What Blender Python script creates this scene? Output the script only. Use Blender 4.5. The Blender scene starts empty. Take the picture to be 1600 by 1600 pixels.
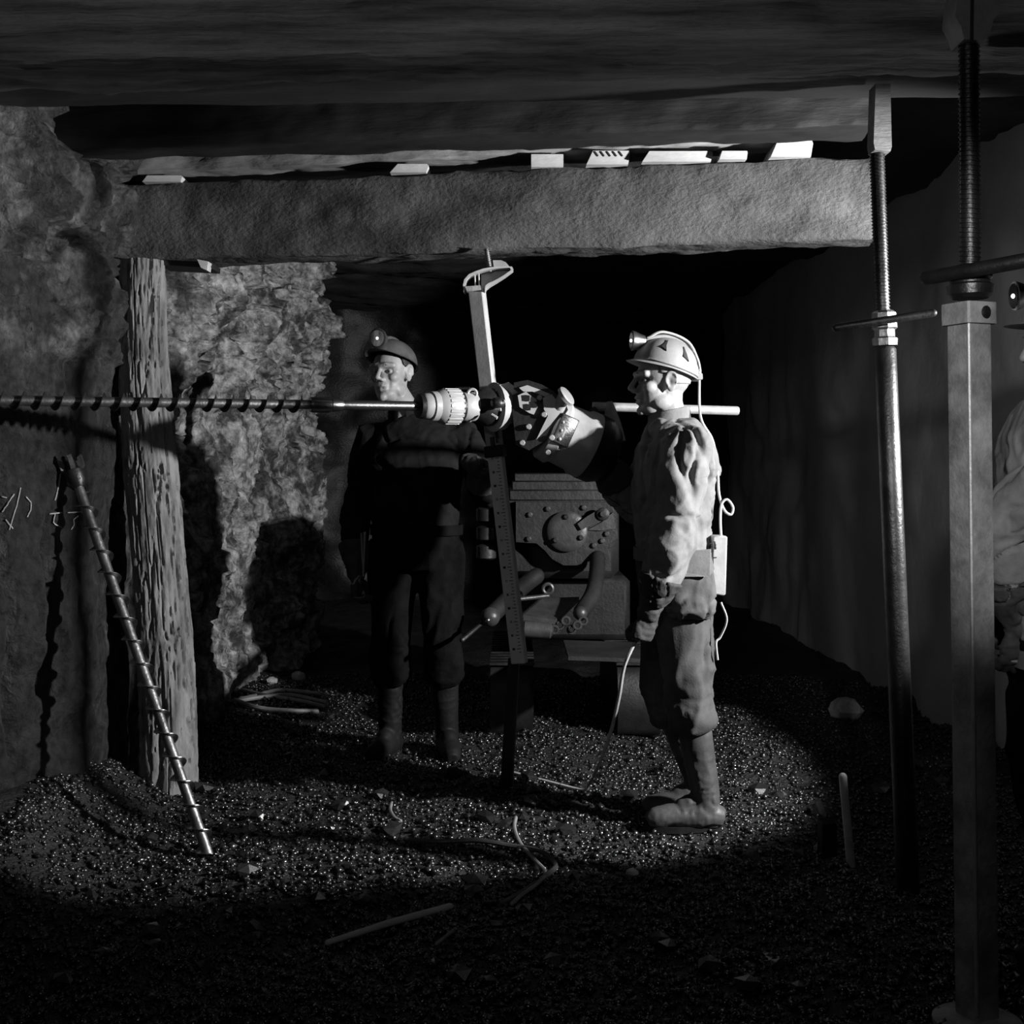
import bpy, bmesh, math, random
import numpy as np
from mathutils import Vector, Matrix, Quaternion

random.seed(7)
RNG = np.random.default_rng(11)
S = bpy.context.scene
C = S.collection
PI = math.pi

# ------------------------------------------------------------------ camera
CAM_H, FPX, HOR = 1.27, 2000.0, 728.0
cd = bpy.data.cameras.new('camera')
cam = bpy.data.objects.new('camera', cd)
C.objects.link(cam)
cam.location = (0, 0, CAM_H)
cam.rotation_euler = (PI / 2, 0, 0)
cd.sensor_width = 36.0
cd.lens = 36.0 * FPX / 1600.0
cd.shift_y = -(800.0 - HOR) / 1600.0
cd.clip_start = 0.05
S.camera = cam

# ------------------------------------------------------------------ light
S.view_settings.view_transform = 'Standard'
S.view_settings.look = 'None'
S.view_settings.exposure = 0.0
S.view_settings.gamma = 1.0
S.view_settings.use_curve_mapping = False
w = bpy.data.worlds.new('world')
S.world = w
w.use_nodes = True
w.node_tree.nodes['Background'].inputs[0].default_value = (0.5, 0.5, 0.5, 1)
w.node_tree.nodes['Background'].inputs[1].default_value = 0.0006

FLASH = Vector((2.65, 3.40, 1.76))          # flash reflector held at the right, out of frame
AIM = Vector((-0.60, 5.70, 1.27))


def add_spot(name, loc, aim, power, angle, blend, size):
    ld = bpy.data.lights.new(name, 'SPOT')
    ld.energy = power
    ld.spot_size = angle
    ld.spot_blend = blend
    ld.shadow_soft_size = size
    o = bpy.data.objects.new(name, ld)
    C.objects.link(o)
    o.location = loc
    o.rotation_euler = (Vector(aim) - Vector(loc)).to_track_quat('-Z', 'Y').to_euler()
    return o


add_spot('flash_lamp', FLASH, AIM, 800.0, math.radians(70), 0.14, 0.05)
add_spot('jack_fill', (0.45, 0.4, 1.85), (1.36, 3.0, 1.42), 170.0, math.radians(29), 0.6, 0.05)   # added fill spot brightening the jack and right side, no known lamp
ld = bpy.data.lights.new('front_fill', 'AREA')   # added weak fill, high ahead of the camera, to lift the roof
ld.energy = 2.9
ld.shape = 'DISK'
ld.size = 0.07
o = bpy.data.objects.new('front_fill', ld)
C.objects.link(o)
o.location = (-0.35, 0.9, 2.12)
o.rotation_euler = (PI / 2, 0, 0)


# ------------------------------------------------------------------ helpers
def P(px, py, D):
    """point at distance D that the photograph shows at pixel (px, py)"""
    return Vector(((px - 800) * D / FPX, D, CAM_H + (HOR - py) * D / FPX))


def _hash(ix, iy, iz, seed):
    h = (ix.astype(np.int64) * 374761393 + iy.astype(np.int64) * 668265263 +
         iz.astype(np.int64) * 2147483647 + seed * 1274126177) & 0xFFFFFFFF
    h = ((h ^ (h >> 13)) * 1274126177) & 0xFFFFFFFF
    h = h ^ (h >> 16)
    return (h & 0xFFFF) / 32767.5 - 1.0


def vnoise(p, seed=0):
    p = np.asarray(p, dtype=np.float64)
    i = np.floor(p).astype(np.int64)
    f = p - i
    f = f * f * (3 - 2 * f)
    r = 0
    for dx in (0, 1):
        wx = f[:, 0] if dx else 1 - f[:, 0]
        for dy in (0, 1):
            wy = f[:, 1] if dy else 1 - f[:, 1]
            for dz in (0, 1):
                wz = f[:, 2] if dz else 1 - f[:, 2]
                r = r + wx * wy * wz * _hash(i[:, 0] + dx, i[:, 1] + dy, i[:, 2] + dz, seed)
    return r


def fbm(p, octv=4, seed=0, gain=0.5):
    p = np.asarray(p, dtype=np.float64)
    a, s, r = 1.0, 1.0, 0
    for k in range(octv):
        r = r + a * vnoise(p * s + 17.3 * k, seed + k)
        a *= gain
        s *= 2.03
    return r


def sstep(a, b, x):
    t = np.clip((x - a) / (b - a), 0, 1)
    return t * t * (3 - 2 * t)


# ------------------------------------------------------------------ materials
MATS = {}


def M(name, c0, c1=None, scale=6.0, rough=0.6, metal=0.0, bump=0.2, bscale=None, stretch=(1, 1, 1),
      spec=0.5, bdist=0.01, r2=None):
    m = bpy.data.materials.new(name)
    m.use_nodes = True
    nt = m.node_tree
    N, L = nt.nodes, nt.links
    b = N['Principled BSDF']
    if c1 is None:
        c1 = c0
    tc = N.new('ShaderNodeTexCoord')
    mp = N.new('ShaderNodeMapping')
    mp.inputs['Scale'].default_value = stretch
    L.new(tc.outputs['Object'], mp.inputs['Vector'])
    n1 = N.new('ShaderNodeTexNoise')
    n1.inputs['Scale'].default_value = scale
    n1.inputs['Detail'].default_value = 6
    n1.inputs['Roughness'].default_value = 0.62
    L.new(mp.outputs[0], n1.inputs['Vector'])
    cr = N.new('ShaderNodeValToRGB')
    cr.color_ramp.elements[0].position = 0.36
    cr.color_ramp.elements[1].position = 0.64
    cr.color_ramp.elements[0].color = (c0, c0, c0, 1)
    cr.color_ramp.elements[1].color = (c1, c1, c1, 1)
    L.new(n1.outputs[0], cr.inputs[0])
    L.new(cr.outputs[0], b.inputs['Base Color'])
    b.inputs['Roughness'].default_value = rough
    b.inputs['Metallic'].default_value = metal
    b.inputs['Specular IOR Level'].default_value = spec
    if r2 is not None:
        mr = N.new('ShaderNodeMapRange')
        mr.inputs[1].default_value = 0.35
        mr.inputs[2].default_value = 0.65
        mr.inputs[3].default_value = rough
        mr.inputs[4].default_value = r2
        L.new(n1.outputs[0], mr.inputs[0])
        L.new(mr.outputs[0], b.inputs['Roughness'])
    if bump:
        n2 = N.new('ShaderNodeTexNoise')
        n2.inputs['Scale'].default_value = bscale or scale * 5
        n2.inputs['Detail'].default_value = 5
        n2.inputs['Roughness'].default_value = 0.6
        L.new(mp.outputs[0], n2.inputs['Vector'])
        bp = N.new('ShaderNodeBump')
        bp.inputs['Strength'].default_value = bump
        bp.inputs['Distance'].default_value = bdist
        L.new(n2.outputs[0], bp.inputs['Height'])
        L.new(bp.outputs[0], b.inputs['Normal'])
    MATS[name] = m
    return m


M('coal', 0.010, 0.028, 7, 0.42, bump=0.5, bscale=60, spec=0.5)
M('coal_lump', 0.007, 0.022, 30, 0.12, bump=0.10, bscale=90, spec=1.0, r2=0.36)
M('floor_dust', 0.010, 0.022, 8, 0.5, bump=0.9, bscale=55, bdist=0.02)
M('beam_wood', 0.022, 0.11, 3.2, 0.72, bump=0.9, bscale=70, stretch=(0.6, 1, 1), bdist=0.008)
M('header_wood', 0.16, 0.30, 5, 0.75, bump=0.5, bscale=40, stretch=(0.25, 1, 1.5))
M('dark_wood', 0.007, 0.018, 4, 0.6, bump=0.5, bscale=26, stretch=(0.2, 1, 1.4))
M('roof_wood', 0.20, 0.75, 11, 0.7, bump=1.0, bscale=30, stretch=(0.10, 1, 1.8), bdist=0.02)
M('pale_wood', 0.40, 0.60, 12, 0.7, bump=0.3, bscale=40, stretch=(0.3, 1, 1))
M('bark', 0.10, 0.26, 14, 0.8, bump=0.6, bscale=60, stretch=(1, 1, 0.3))
M('roof_rock', 0.03, 0.07, 3, 0.7, bump=0.7, bscale=20)
M('steel', 0.34, 0.46, 20, 0.3, 1.0, bump=0.1, bscale=120)
M('worn_steel', 0.16, 0.30, 9, 0.42, 0.85, bump=0.25, bscale=70)
M('dark_steel', 0.045, 0.09, 12, 0.38, 0.8, bump=0.2, bscale=80)
M('black_steel', 0.012, 0.025, 12, 0.45, 0.3, bump=0.2, bscale=80)
M('grey_iron', 0.18, 0.46, 9, 0.55, 0.1, bump=0.35, bscale=60)
M('pale_paint', 0.42, 0.55, 10, 0.42, 0.1, bump=0.08, bscale=60)
M('machine_paint', 0.016, 0.036, 5, 0.5, 0.3, bump=0.3, bscale=40)
M('machine_bright', 0.045, 0.09, 7, 0.4, 0.4, bump=0.2, bscale=50)
M('white_bar', 0.74, 0.84, 25, 0.5, 0.0, bump=0.1, bscale=120)
M('zinc_bar', 0.38, 0.50, 25, 0.45, 0.35, bump=0.1, bscale=120)
M('skin', 0.28, 0.37, 22, 0.5, bump=0.18, bscale=120, bdist=0.003)
M('hair', 0.012, 0.03, 60, 0.55, bump=0.6, bscale=200, bdist=0.004)
M('denim', 0.17, 0.25, 14, 0.85, bump=0.25, bscale=160, bdist=0.004, spec=0.2)
M('shade_denim', 0.012, 0.020, 12, 0.95, bump=0.3, bscale=150, bdist=0.004, spec=0.03)  # shadow on the second miner's chest is put into this shirt colour
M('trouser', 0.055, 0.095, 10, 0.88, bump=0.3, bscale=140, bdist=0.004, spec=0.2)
M('black_cloth', 0.005, 0.010, 10, 0.95, bump=0.3, bscale=120, spec=0.02)  # near black, carries the shade on the second miner's legs
M('jacket', 0.16, 0.26, 9, 0.82, bump=0.3, bscale=120, bdist=0.004, spec=0.25)
M('boot_leather', 0.04, 0.075, 9, 0.5, bump=0.3, bscale=60, bdist=0.004)
M('black_rubber', 0.008, 0.015, 9, 0.6, bump=0.2, bscale=60, spec=0.2)
M('glove', 0.025, 0.055, 14, 0.8, bump=0.4, bscale=120, bdist=0.004)
M('helmet_pale', 0.28, 0.36, 18, 0.48, bump=0.15, bscale=90, bdist=0.003)
M('helmet_dark', 0.075, 0.11, 18, 0.38, bump=0.12, bscale=90, bdist=0.003)
M('strap', 0.10, 0.17, 12, 0.7, bump=0.2)
M('canvas_bag', 0.08, 0.13, 12, 0.85, bump=0.3, bscale=120, bdist=0.004, spec=0.2)
M('cable_pale', 0.42, 0.55, 12, 0.5, bump=0)
M('cable_dark', 0.05, 0.09, 12, 0.45, bump=0)
M('cable_grey', 0.22, 0.30, 12, 0.5, bump=0)
M('chalk', 0.28, 0.5, 60, 0.9, bump=0.3)
M('ink', 0.03, 0.04, 10, 0.7, bump=0)
M('eye_white', 0.26, 0.30, 10, 0.4, bump=0)
M('lens', 0.75, 0.9, 10, 0.06, 1.0, bump=0)


def emit_mat(name, strength):
    m = bpy.data.materials.new(name)
    m.use_nodes = True
    b = m.node_tree.nodes['Principled BSDF']
    b.inputs['Base Color'].default_value = (.8, .8, .8, 1)
    b.inputs['Emission Color'].default_value = (1, 1, 1, 1)
    b.inputs['Emission Strength'].default_value = strength
    MATS[name] = m


emit_mat('bulb', 6.0)


def wall_mat():
    """coal rib: black coal below, paler shale above, rock dust thrown on it further in"""
    m = bpy.data.materials.new('coal_rib')
    m.use_nodes = True
    N, L = m.node_tree.nodes, m.node_tree.links
    b = N['Principled BSDF']
    tc = N.new('ShaderNodeTexCoord')
    sep = N.new('ShaderNodeSeparateXYZ')
    L.new(tc.outputs['Object'], sep.inputs[0])

    def noise(scale, detail=6, rough=0.6):
        n = N.new('ShaderNodeTexNoise')
        n.inputs['Scale'].default_value = scale
        n.inputs['Detail'].default_value = detail
        n.inputs['Roughness'].default_value = rough
        L.new(tc.outputs['Object'], n.inputs['Vector'])
        return n.outputs[0]

    def math_(op, a, b_, c=None):
        n = N.new('ShaderNodeMath')
        n.operation = op
        for k, v in enumerate((a, b_, c)):
            if v is None:
                continue
            if isinstance(v, (int, float)):
                n.inputs[k].default_value = v
            else:
                L.new(v, n.inputs[k])
        return n.outputs[0]

    def rng(v, a, b_, c=0.0, d=1.0):
        n = N.new('ShaderNodeMapRange')
        for k, q in enumerate((a, b_, c, d)):
            n.inputs[k + 1].default_value = q
        L.new(v, n.inputs[0])
        return n.outputs[0]
    na, nb = noise(2.6), noise(9.0)
    zz = math_('ADD', sep.outputs[2], math_('MULTIPLY', na, 0.7))
    shale = rng(zz, 1.75, 2.15)                       # paler strata near the roof
    dust = rng(math_('ADD', sep.outputs[1], math_('MULTIPLY', nb, 1.6)), 5.7, 6.9)   # rock-dusted part of the rib
    pale = math_('MAXIMUM', math_('MULTIPLY', shale, rng(noise(4.0), 0.50, 0.68, 0.02, 0.32)), math_('MULTIPLY', dust, rng(noise(5.0, 8, 0.7), 0.42, 0.60, 0.10, 1.25)))
    grain = rng(noise(22.0), 0.32, 0.68, 0.25, 1.3)
    v = math_('MULTIPLY', rng(pale, 0, 1, 0.03, 0.62), grain)
    cmb = N.new('ShaderNodeCombineColor')
    for k in range(3):
        L.new(v, cmb.inputs[k])
    L.new(cmb.outputs[0], b.inputs['Base Color'])
    L.new(rng(nb, 0.35, 0.65, 0.32, 0.75), b.inputs['Roughness'])
    bp = N.new('ShaderNodeBump')
    bp.inputs['Strength'].default_value = 0.9
    bp.inputs['Distance'].default_value = 0.035
    vo = N.new('ShaderNodeTexVoronoi')
    vo.inputs['Scale'].default_value = 17.0
    vo.inputs['Randomness'].default_value = 1.0
    wn = N.new('ShaderNodeVectorMath')
    wn.operation = 'MULTIPLY_ADD'
    nn_ = N.new('ShaderNodeTexNoise')
    nn_.inputs['Scale'].default_value = 7.0
    nn_.inputs['Detail'].default_value = 4
    L.new(tc.outputs['Object'], nn_.inputs['Vector'])
    L.new(nn_.outputs['Color'], wn.inputs[0])
    wn.inputs[1].default_value = (.22, .22, .22)
    L.new(tc.outputs['Object'], wn.inputs[2])
    L.new(wn.outputs[0], vo.inputs['Vector'])
    L.new(math_('ADD', math_('MULTIPLY', vo.outputs[0], 0.7), noise(30.0, 8, 0.7)), bp.inputs['Height'])
    L.new(bp.outputs[0], b.inputs['Normal'])
    MATS['coal_rib'] = m


wall_mat()


def ruler_mat():
    """pale bar with a printed scale down one edge"""
    m = bpy.data.materials.new('scale_bar')
    m.use_nodes = True
    N, L = m.node_tree.nodes, m.node_tree.links
    b = N['Principled BSDF']
    tc = N.new('ShaderNodeTexCoord')
    mp = N.new('ShaderNodeMapping')
    mp.inputs['Scale'].default_value = (70, 70, 55)
    L.new(tc.outputs['Object'], mp.inputs[0])
    vo = N.new('ShaderNodeTexVoronoi')
    vo.inputs['Scale'].default_value = 1.0
    L.new(mp.outputs[0], vo.inputs['Vector'])
    cr = N.new('ShaderNodeValToRGB')
    cr.color_ramp.elements[0].position = 0.25
    cr.color_ramp.elements[0].color = (.07, .07, .07, 1)
    cr.color_ramp.elements[1].position = 0.4
    cr.color_ramp.elements[1].color = (.2, .2, .2, 1)
    L.new(vo.outputs[0], cr.inputs[0])
    L.new(cr.outputs[0], b.inputs['Base Color'])
    b.inputs['Roughness'].default_value = 0.55
    MATS['scale_bar'] = m


ruler_mat()


# ------------------------------------------------------------------ mesh building
def world_loc(o):
    p = Vector((0, 0, 0))
    while o is not None:
        p += o.location
        o = o.parent
    return p


def mk(name, verts, faces, mat, parent=None, smooth=40, origin=None):
    v = np.asarray([tuple(q) for q in verts] if not isinstance(verts, np.ndarray) else verts, dtype=np.float64)
    if parent is not None:
        org = np.array(world_loc(parent))
    elif origin is not None:
        org = np.array(origin)
    else:
        org = np.array(((v[:, 0].min() + v[:, 0].max()) / 2, (v[:, 1].min() + v[:, 1].max()) / 2, v[:, 2].min()))
    me = bpy.data.meshes.new(name)
    me.from_pydata((v - org).tolist(), [], faces.tolist() if isinstance(faces, np.ndarray) else faces)
    me.materials.append(MATS[mat])
    if smooth:
        me.polygons.foreach_set('use_smooth', np.ones(len(me.polygons), dtype=bool))
        if smooth < 180:
            me.set_sharp_from_angle(angle=math.radians(smooth))
    me.update()
    ob = bpy.data.objects.new(name, me)
    C.objects.link(ob)
    if parent is not None:
        ob.parent = parent
    else:
        ob.location = org
    return ob


def tag(o, label=None, cat=None, group=None, kind=None):
    if label:
        o['label'] = label
    if cat:
        o['category'] = cat
    if group:
        o['group'] = group
    if kind:
        o['kind'] = kind
    return o


def thing(name, label, cat, loc, group=None):
    o = bpy.data.objects.new(name, None)
    o.empty_display_size = 0.05
    C.objects.link(o)
    o.location = loc
    return tag(o, label, cat, group)


def perp(d, hint=None):
    d = Vector(d).normalized()
    h = Vector(hint) if hint is not None else Vector((0, 0, 1))
    if abs(d.dot(h.normalized())) > 0.97:
        h = Vector((0, 1, 0)) if abs(d.y) < 0.9 else Vector((1, 0, 0))
    u = d.cross(h).normalized()
    return u, u.cross(d).normalized()       # side, up


class MB:
    def __init__(s):
        s.v, s.f = [], []

    def add(s, verts, faces):
        b = len(s.v)
        s.v += [tuple(q) for q in verts]
        s.f += [tuple(b + i for i in f) for f in faces]
        return s

    def rings(s, rings, cap=True, closed=False):
        n = len(rings[0])
        b = len(s.v)
        for r in rings:
            s.v += [tuple(q) for q in r]
        m = len(rings)
        for k in range(m if closed else m - 1):
            a, c = b + k * n, b + ((k + 1) % m) * n
            for i in range(n):
                j = (i + 1) % n
                s.f.append((a + i, a + j, c + j, c + i))
        if cap and not closed:
            s.f.append(tuple(b + i for i in reversed(range(n))))
            s.f.append(tuple(b + (m - 1) * n + i for i in range(n)))
        return s

    def tube(s, pts, r, n=12, hint=None, flat=1.0, cap=True, round_=False):
        pts = [Vector(p) for p in pts]
        if not isinstance(r, (list, tuple)):
            r = [r] * len(pts)
        r = list(r)
        if round_:
            d0 = (pts[0] - pts[1]).normalized()
            d1 = (pts[-1] - pts[-2]).normalized()
            a, z = [], []
            for t in (0.94, 0.75, 0.4):
                a.append((pts[0] + d0 * r[0] * t, r[0] * math.sqrt(1 - t * t)))
                z.append((pts[-1] + d1 * r[-1] * t, r[-1] * math.sqrt(1 - t * t)))
            z.reverse()
            pts = [p for p, _ in a] + pts + [p for p, _ in z]
            r = [q for _, q in a] + r + [q for _, q in z]
        rings = []
        u = None
        for i, p in enumerate(pts):
            d = (pts[min(i + 1, len(pts) - 1)] - pts[max(i - 1, 0)]).normalized()
            if u is None:
                u, up = perp(d, hint)
            else:
                u = (u - d * u.dot(d)).normalized()
                up = u.cross(d)
            rings.append([p + u * (math.cos(2 * PI * k / n) * r[i]) + up * (math.sin(2 * PI * k / n) * r[i] * flat)
                          for k in range(n)])
        return s.rings(rings, cap)

    def cyl(s, a, b, r, r2=None, n=20):
        return s.tube([a, b], [r, r if r2 is None else r2], n)

    def lathe(s, a, d, prof, n=24):
        """prof = [(t along d, radius)]"""
        d = Vector(d).normalized()
        u, up = perp(d)
        rings = [[Vector(a) + d * t + u * (math.cos(2 * PI * k / n) * r) + up * (math.sin(2 * PI * k / n) * r)
                  for k in range(n)] for t, r in prof]
        return s.rings(rings)

    def box(s, c, size, ax=None):
        c = Vector(c)
        X, Y, Z = ax if ax else (Vector((1, 0, 0)), Vector((0, 1, 0)), Vector((0, 0, 1)))
        hx, hy, hz = size[0] / 2, size[1] / 2, size[2] / 2
        b = min(hx, hy, hz) * 0.18
        # chamfered box: three inset face loops
        vs = []
        for sx in (-1, 1):
            for sy in (-1, 1):
                for sz in (-1, 1):
                    for k in range(3):
                        q = [hx - b, hy - b, hz - b]
                        q[k] += b
                        vs.append(c + X * sx * q[0] + Y * sy * q[1] + Z * sz * q[2])
        def I(sx, sy, sz, k):
            return ((sx > 0) * 4 + (sy > 0) * 2 + (sz > 0)) * 3 + k
        fs = []
        for sg in (-1, 1):
            q = [(-1, -1), (1, -1), (1, 1), (-1, 1)]
            fs.append([I(sg, a, e, 0) for a, e in (q if sg > 0 else q[::-1])])
            fs.append([I(a, sg, e, 1) for a, e in (q[::-1] if sg > 0 else q)])
            fs.append([I(a, e, sg, 2) for a, e in (q if sg > 0 else q[::-1])])
        for a in (-1, 1):
            for e in (-1, 1):
                fs.append([I(a, e, -1, 0), I(a, e, 1, 0), I(a, e, 1, 1), I(a, e, -1, 1)])
                fs.append([I(a, -1, e, 0), I(a, 1, e, 0), I(a, 1, e, 2), I(a, -1, e, 2)])
                fs.append([I(-1, a, e, 1), I(1, a, e, 1), I(1, a, e, 2), I(-1, a, e, 2)])
        for a in (-1, 1):
            for e in (-1, 1):
                for g in (-1, 1):
                    fs.append([I(a, e, g, 0), I(a, e, g, 1), I(a, e, g, 2)])
        return s.add(vs, fs)

    def ell(s, c, r, ax=None, n=16, m=10):
        c = Vector(c)
        X, Y, Z = ax if ax else (Vector((1, 0, 0)), Vector((0, 1, 0)), Vector((0, 0, 1)))
        rings = []
        for j in range(m + 1):
            t = -PI / 2 + PI * (j + 0.15) / (m + 0.3)
            rings.append([c + X * (r[0] * math.cos(t) * math.cos(2 * PI * k / n)) +
                          Y * (r[1] * math.cos(t) * math.sin(2 * PI * k / n)) + Z * (r[2] * math.sin(t))
                          for k in range(n)])
        return s.rings(rings)

    def prism(s, poly, thick):
        """closed 3-D outline, extruded by a vector both ways"""
        t = Vector(thick)
        poly = [Vector(p) for p in poly]
        n = len(poly)
        s.add([p - t / 2 for p in poly] + [p + t / 2 for p in poly],
              [tuple(range(n)), tuple(reversed(range(n, 2 * n)))] +
              [(i, i + n, (i + 1) % n + n, (i + 1) % n) for i in range(n)])
        return s

    def build(s, name, mat, parent=None, smooth=40, **kw):
        ob = mk(name, np.array(s.v), s.f, mat, parent, smooth, **kw)
        bm = bmesh.new()
        bm.from_mesh(ob.data)
        bmesh.ops.recalc_face_normals(bm, faces=bm.faces)
        bm.to_mesh(ob.data)
        bm.free()
        if smooth and smooth < 180:
            ob.data.set_sharp_from_angle(angle=math.radians(smooth))
        return ob


def spline(pts, per=8):
    pts = [Vector(p) for p in pts]
    q = [pts[0] * 2 - pts[1]] + pts + [pts[-1] * 2 - pts[-2]]
    out = []
    for i in range(1, len(q) - 2):
        for k in range(per):
            t = k / per
            a, b, c, d = q[i - 1], q[i], q[i + 1], q[i + 2]
            out.append(0.5 * ((2 * b) + (c - a) * t + (2 * a - 5 * b + 4 * c - d) * t * t +
                              (3 * b - a - 3 * c + d) * t ** 3))
    out.append(pts[-1])
    return out


def remesh(mb, voxel, smooth=2):
    """union of closed shapes as one continuous surface: returns verts, faces arrays"""
    me = bpy.data.meshes.new('tmp')
    me.from_pydata(mb.v, [], mb.f)
    bm = bmesh.new()
    bm.from_mesh(me)
    bmesh.ops.recalc_face_normals(bm, faces=bm.faces)
    bm.to_mesh(me)
    bm.free()
    ob = bpy.data.objects.new('tmp', me)
    C.objects.link(ob)
    md = ob.modifiers.new('r', 'REMESH')
    md.mode = 'VOXEL'
    md.voxel_size = voxel
    if smooth:
        ms = ob.modifiers.new('s', 'SMOOTH')
        ms.iterations = smooth
        ms.factor = 0.5
    dg = bpy.context.evaluated_depsgraph_get()
    ev = ob.evaluated_get(dg)
    m2 = ev.to_mesh()
    n = len(m2.vertices)
    v = np.empty(n * 3)
    m2.vertices.foreach_get('co', v)
    nn = np.empty(n * 3)
    m2.vertices.foreach_get('normal', nn)
    f = [tuple(p.vertices) for p in m2.polygons]
    ev.to_mesh_clear()
    bpy.data.objects.remove(ob)
    bpy.data.meshes.remove(me)
    return v.reshape(-1, 3), nn.reshape(-1, 3), f


# ------------------------------------------------------------------ the setting
def floor_h(x, y):
    x = np.atleast_1d(np.asarray(x, float))
    y = np.atleast_1d(np.asarray(y, float))
    p = np.stack([x, y, np.zeros_like(x)], 1)
    h = 0.035 * fbm(p * 1.7, 3, 5) + 0.012 * fbm(p * 9, 3, 9)
    h = h + 0.22 * np.exp(-((x + 1.62) / 0.26) ** 2) * (1 - sstep(4.6, 5.2, y))
    h = h + 0.05 * np.exp(-(((x + 1.0) / 0.28) ** 2 + ((y - 5.0) / 0.3) ** 2))
    h = h * (1 - 0.8 * np.exp(-(((x - .62) / .35) ** 2 + ((y - 4.6) / .3) ** 2)))
    h = h * (1 - 0.8 * np.exp(-(((x - 1.5) / .5) ** 2 + ((y - 3.4) / .45) ** 2)))
    return h


def fh(x, y):
    return float(floor_h(x, y)[0])


def G(px, py, dz=0.0):
    D = FPX * CAM_H / (py - HOR)
    x = (px - 800) * D / FPX
    return Vector((x, D, fh(x, D) + dz))


def grid_faces(nu, nv):
    i = np.arange(nu - 1)[:, None] * nv + np.arange(nv - 1)[None, :]
    i = i.ravel()
    return np.stack([i, i + nv, i + nv + 1, i + 1], 1)


xs = np.linspace(-3.2, 4.2, 300)
ys = np.linspace(-1.0, 12.5, 520)
gx, gy = np.meshgrid(xs, ys, indexing='ij')
fv = np.stack([gx.ravel(), gy.ravel(), floor_h(gx.ravel(), gy.ravel())], 1)
tag(mk('floor', fv, grid_faces(300, 520), 'floor_dust', None, 180, origin=(0, 0, 0)), kind='structure')


def rib_x(y, z):
    """X of the left coal rib"""
    p = np.stack([np.zeros_like(y), y, z], 1)
    up = sstep(1.45, 1.95, z + 0.25 * vnoise(p * 1.3, 3))
    far = sstep(5.0, 6.0, y)
    x = -1.51 - 0.20 * sstep(4.5, 3.7, y) + 0.16 * sstep(7.2, 8.6, y)
    rough = 0.022 + 0.05 * up + 0.035 * far
    n = fbm(p * np.array([1, 3.1, 2.3]), 5, 21, 0.55)
    rid = 1 - np.abs(fbm(p * np.array([1, 5.0, 3.2]) + 4, 4, 33, 0.5))
    x = x + rough * n + (0.03 * up + 0.03 * far) * (rid - 0.6)
    for cs, am, sd in ((.19, .065, 91), (.08, .020, 92), (.036, .007, 93)):
        wy_ = y + cs * .9 * vnoise(p / cs * .6, sd) + .15 * z
        wz_ = z + cs * .7 * vnoise(p / cs * .6 + 9, sd + 5)
        iy, iz = np.floor(wy_ / cs), np.floor(wz_ / (cs * .7))
        fy, fz = wy_ / cs - iy - .5, wz_ / (cs * .7) - iz - .5
        hh = _hash(iy, iz, iy * 0, sd) + .8 * fy * _hash(iy, iz, iy * 0 + 1, sd) + .8 * fz * _hash(iy, iz, iy * 0 + 2, sd)
        x = x + am * hh * (.12 + .75 * up + .5 * far * (1 - .4 * up))
    # vertical cleat cracks in the near coal
    for cy, wd, z0, z1, dp in ((3.93, .016, 0.2, 1.62, .09), (4.10, .014, .35, 1.30, .07), (4.30, .012, .5, 1.1, .05),
                               (3.72, .012, .3, 1.0, .05), (3.80, .01, 1.3, 1.9, .06)):
        cc = cy + 0.03 * fbm(np.stack([z * 0, z * 0 + cy * 9, z * 4], 1), 3, 7)
        wv = wd * (1 + 0.8 * vnoise(np.stack([z * 0, z * 0 + cy * 5, z * 9], 1), 8))
        x = x - dp * np.exp(-((y - cc) / wv) ** 2) * sstep(z0 - .1, z0 + .1, z) * (1 - sstep(z1 - .1, z1 + .1, z))
    # jutting shale by the roof on the near side, and a ledge under it
    x = x + 0.17 * np.exp(-(((y - 3.75) / .35) ** 2 + ((z - 2.28) / .16) ** 2))
    x = x + 0.06 * np.exp(-(((y - 4.3) / .4) ** 2 + ((z - 1.75) / .2) ** 2))
    # worn hollow at mid height further in
    x = x - 0.10 * np.exp(-(((y - 6.0) / .8) ** 2 + ((z - 1.25) / .35) ** 2))
    # the rib ends in a ragged corner
    x = x - 1.6 * sstep(9.0, 9.9, y + 0.25 * n)
    return x


ys = np.concatenate([np.linspace(0.2, 3.2, 60), np.linspace(3.215, 10.2, 520)])
zs = np.linspace(-0.12, 2.85, 190)
gy, gz = np.meshgrid(ys, zs, indexing='ij')
wy, wz = gy.ravel(), gz.ravel()
wv = np.stack([rib_x(wy, wz), wy, wz], 1)
wf = grid_faces(len(ys), len(zs))[:, ::-1]
wall_left = tag(mk('wall_left', wv, wf, 'coal_rib', None, 180, origin=(0, 0, 0)), kind='structure')


def rock_wall(name, A, B, z0, z1, nu, nv, amp, mat, seed):
    A, B = np.array(A), np.array(B)
    d = B - A
    nrm = np.array([-d[1], d[0]]) / np.hypot(*d)
    u, v = np.meshgrid(np.linspace(0, 1, nu), np.linspace(z0, z1, nv), indexing='ij')
    u, v = u.ravel(), v.ravel()
    q = A[None] + u[:, None] * d[None]
    p = np.stack([q[:, 0], q[:, 1], v], 1)
    n = fbm(p * 1.6, 5, seed, 0.55) * amp
    vv = np.stack([q[:, 0] + nrm[0] * n, q[:, 1] + nrm[1] * n, v], 1)
    return tag(mk(name, vv, grid_faces(nu, nv), mat, None, 180, origin=(0, 0, 0)), kind='structure')


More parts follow.
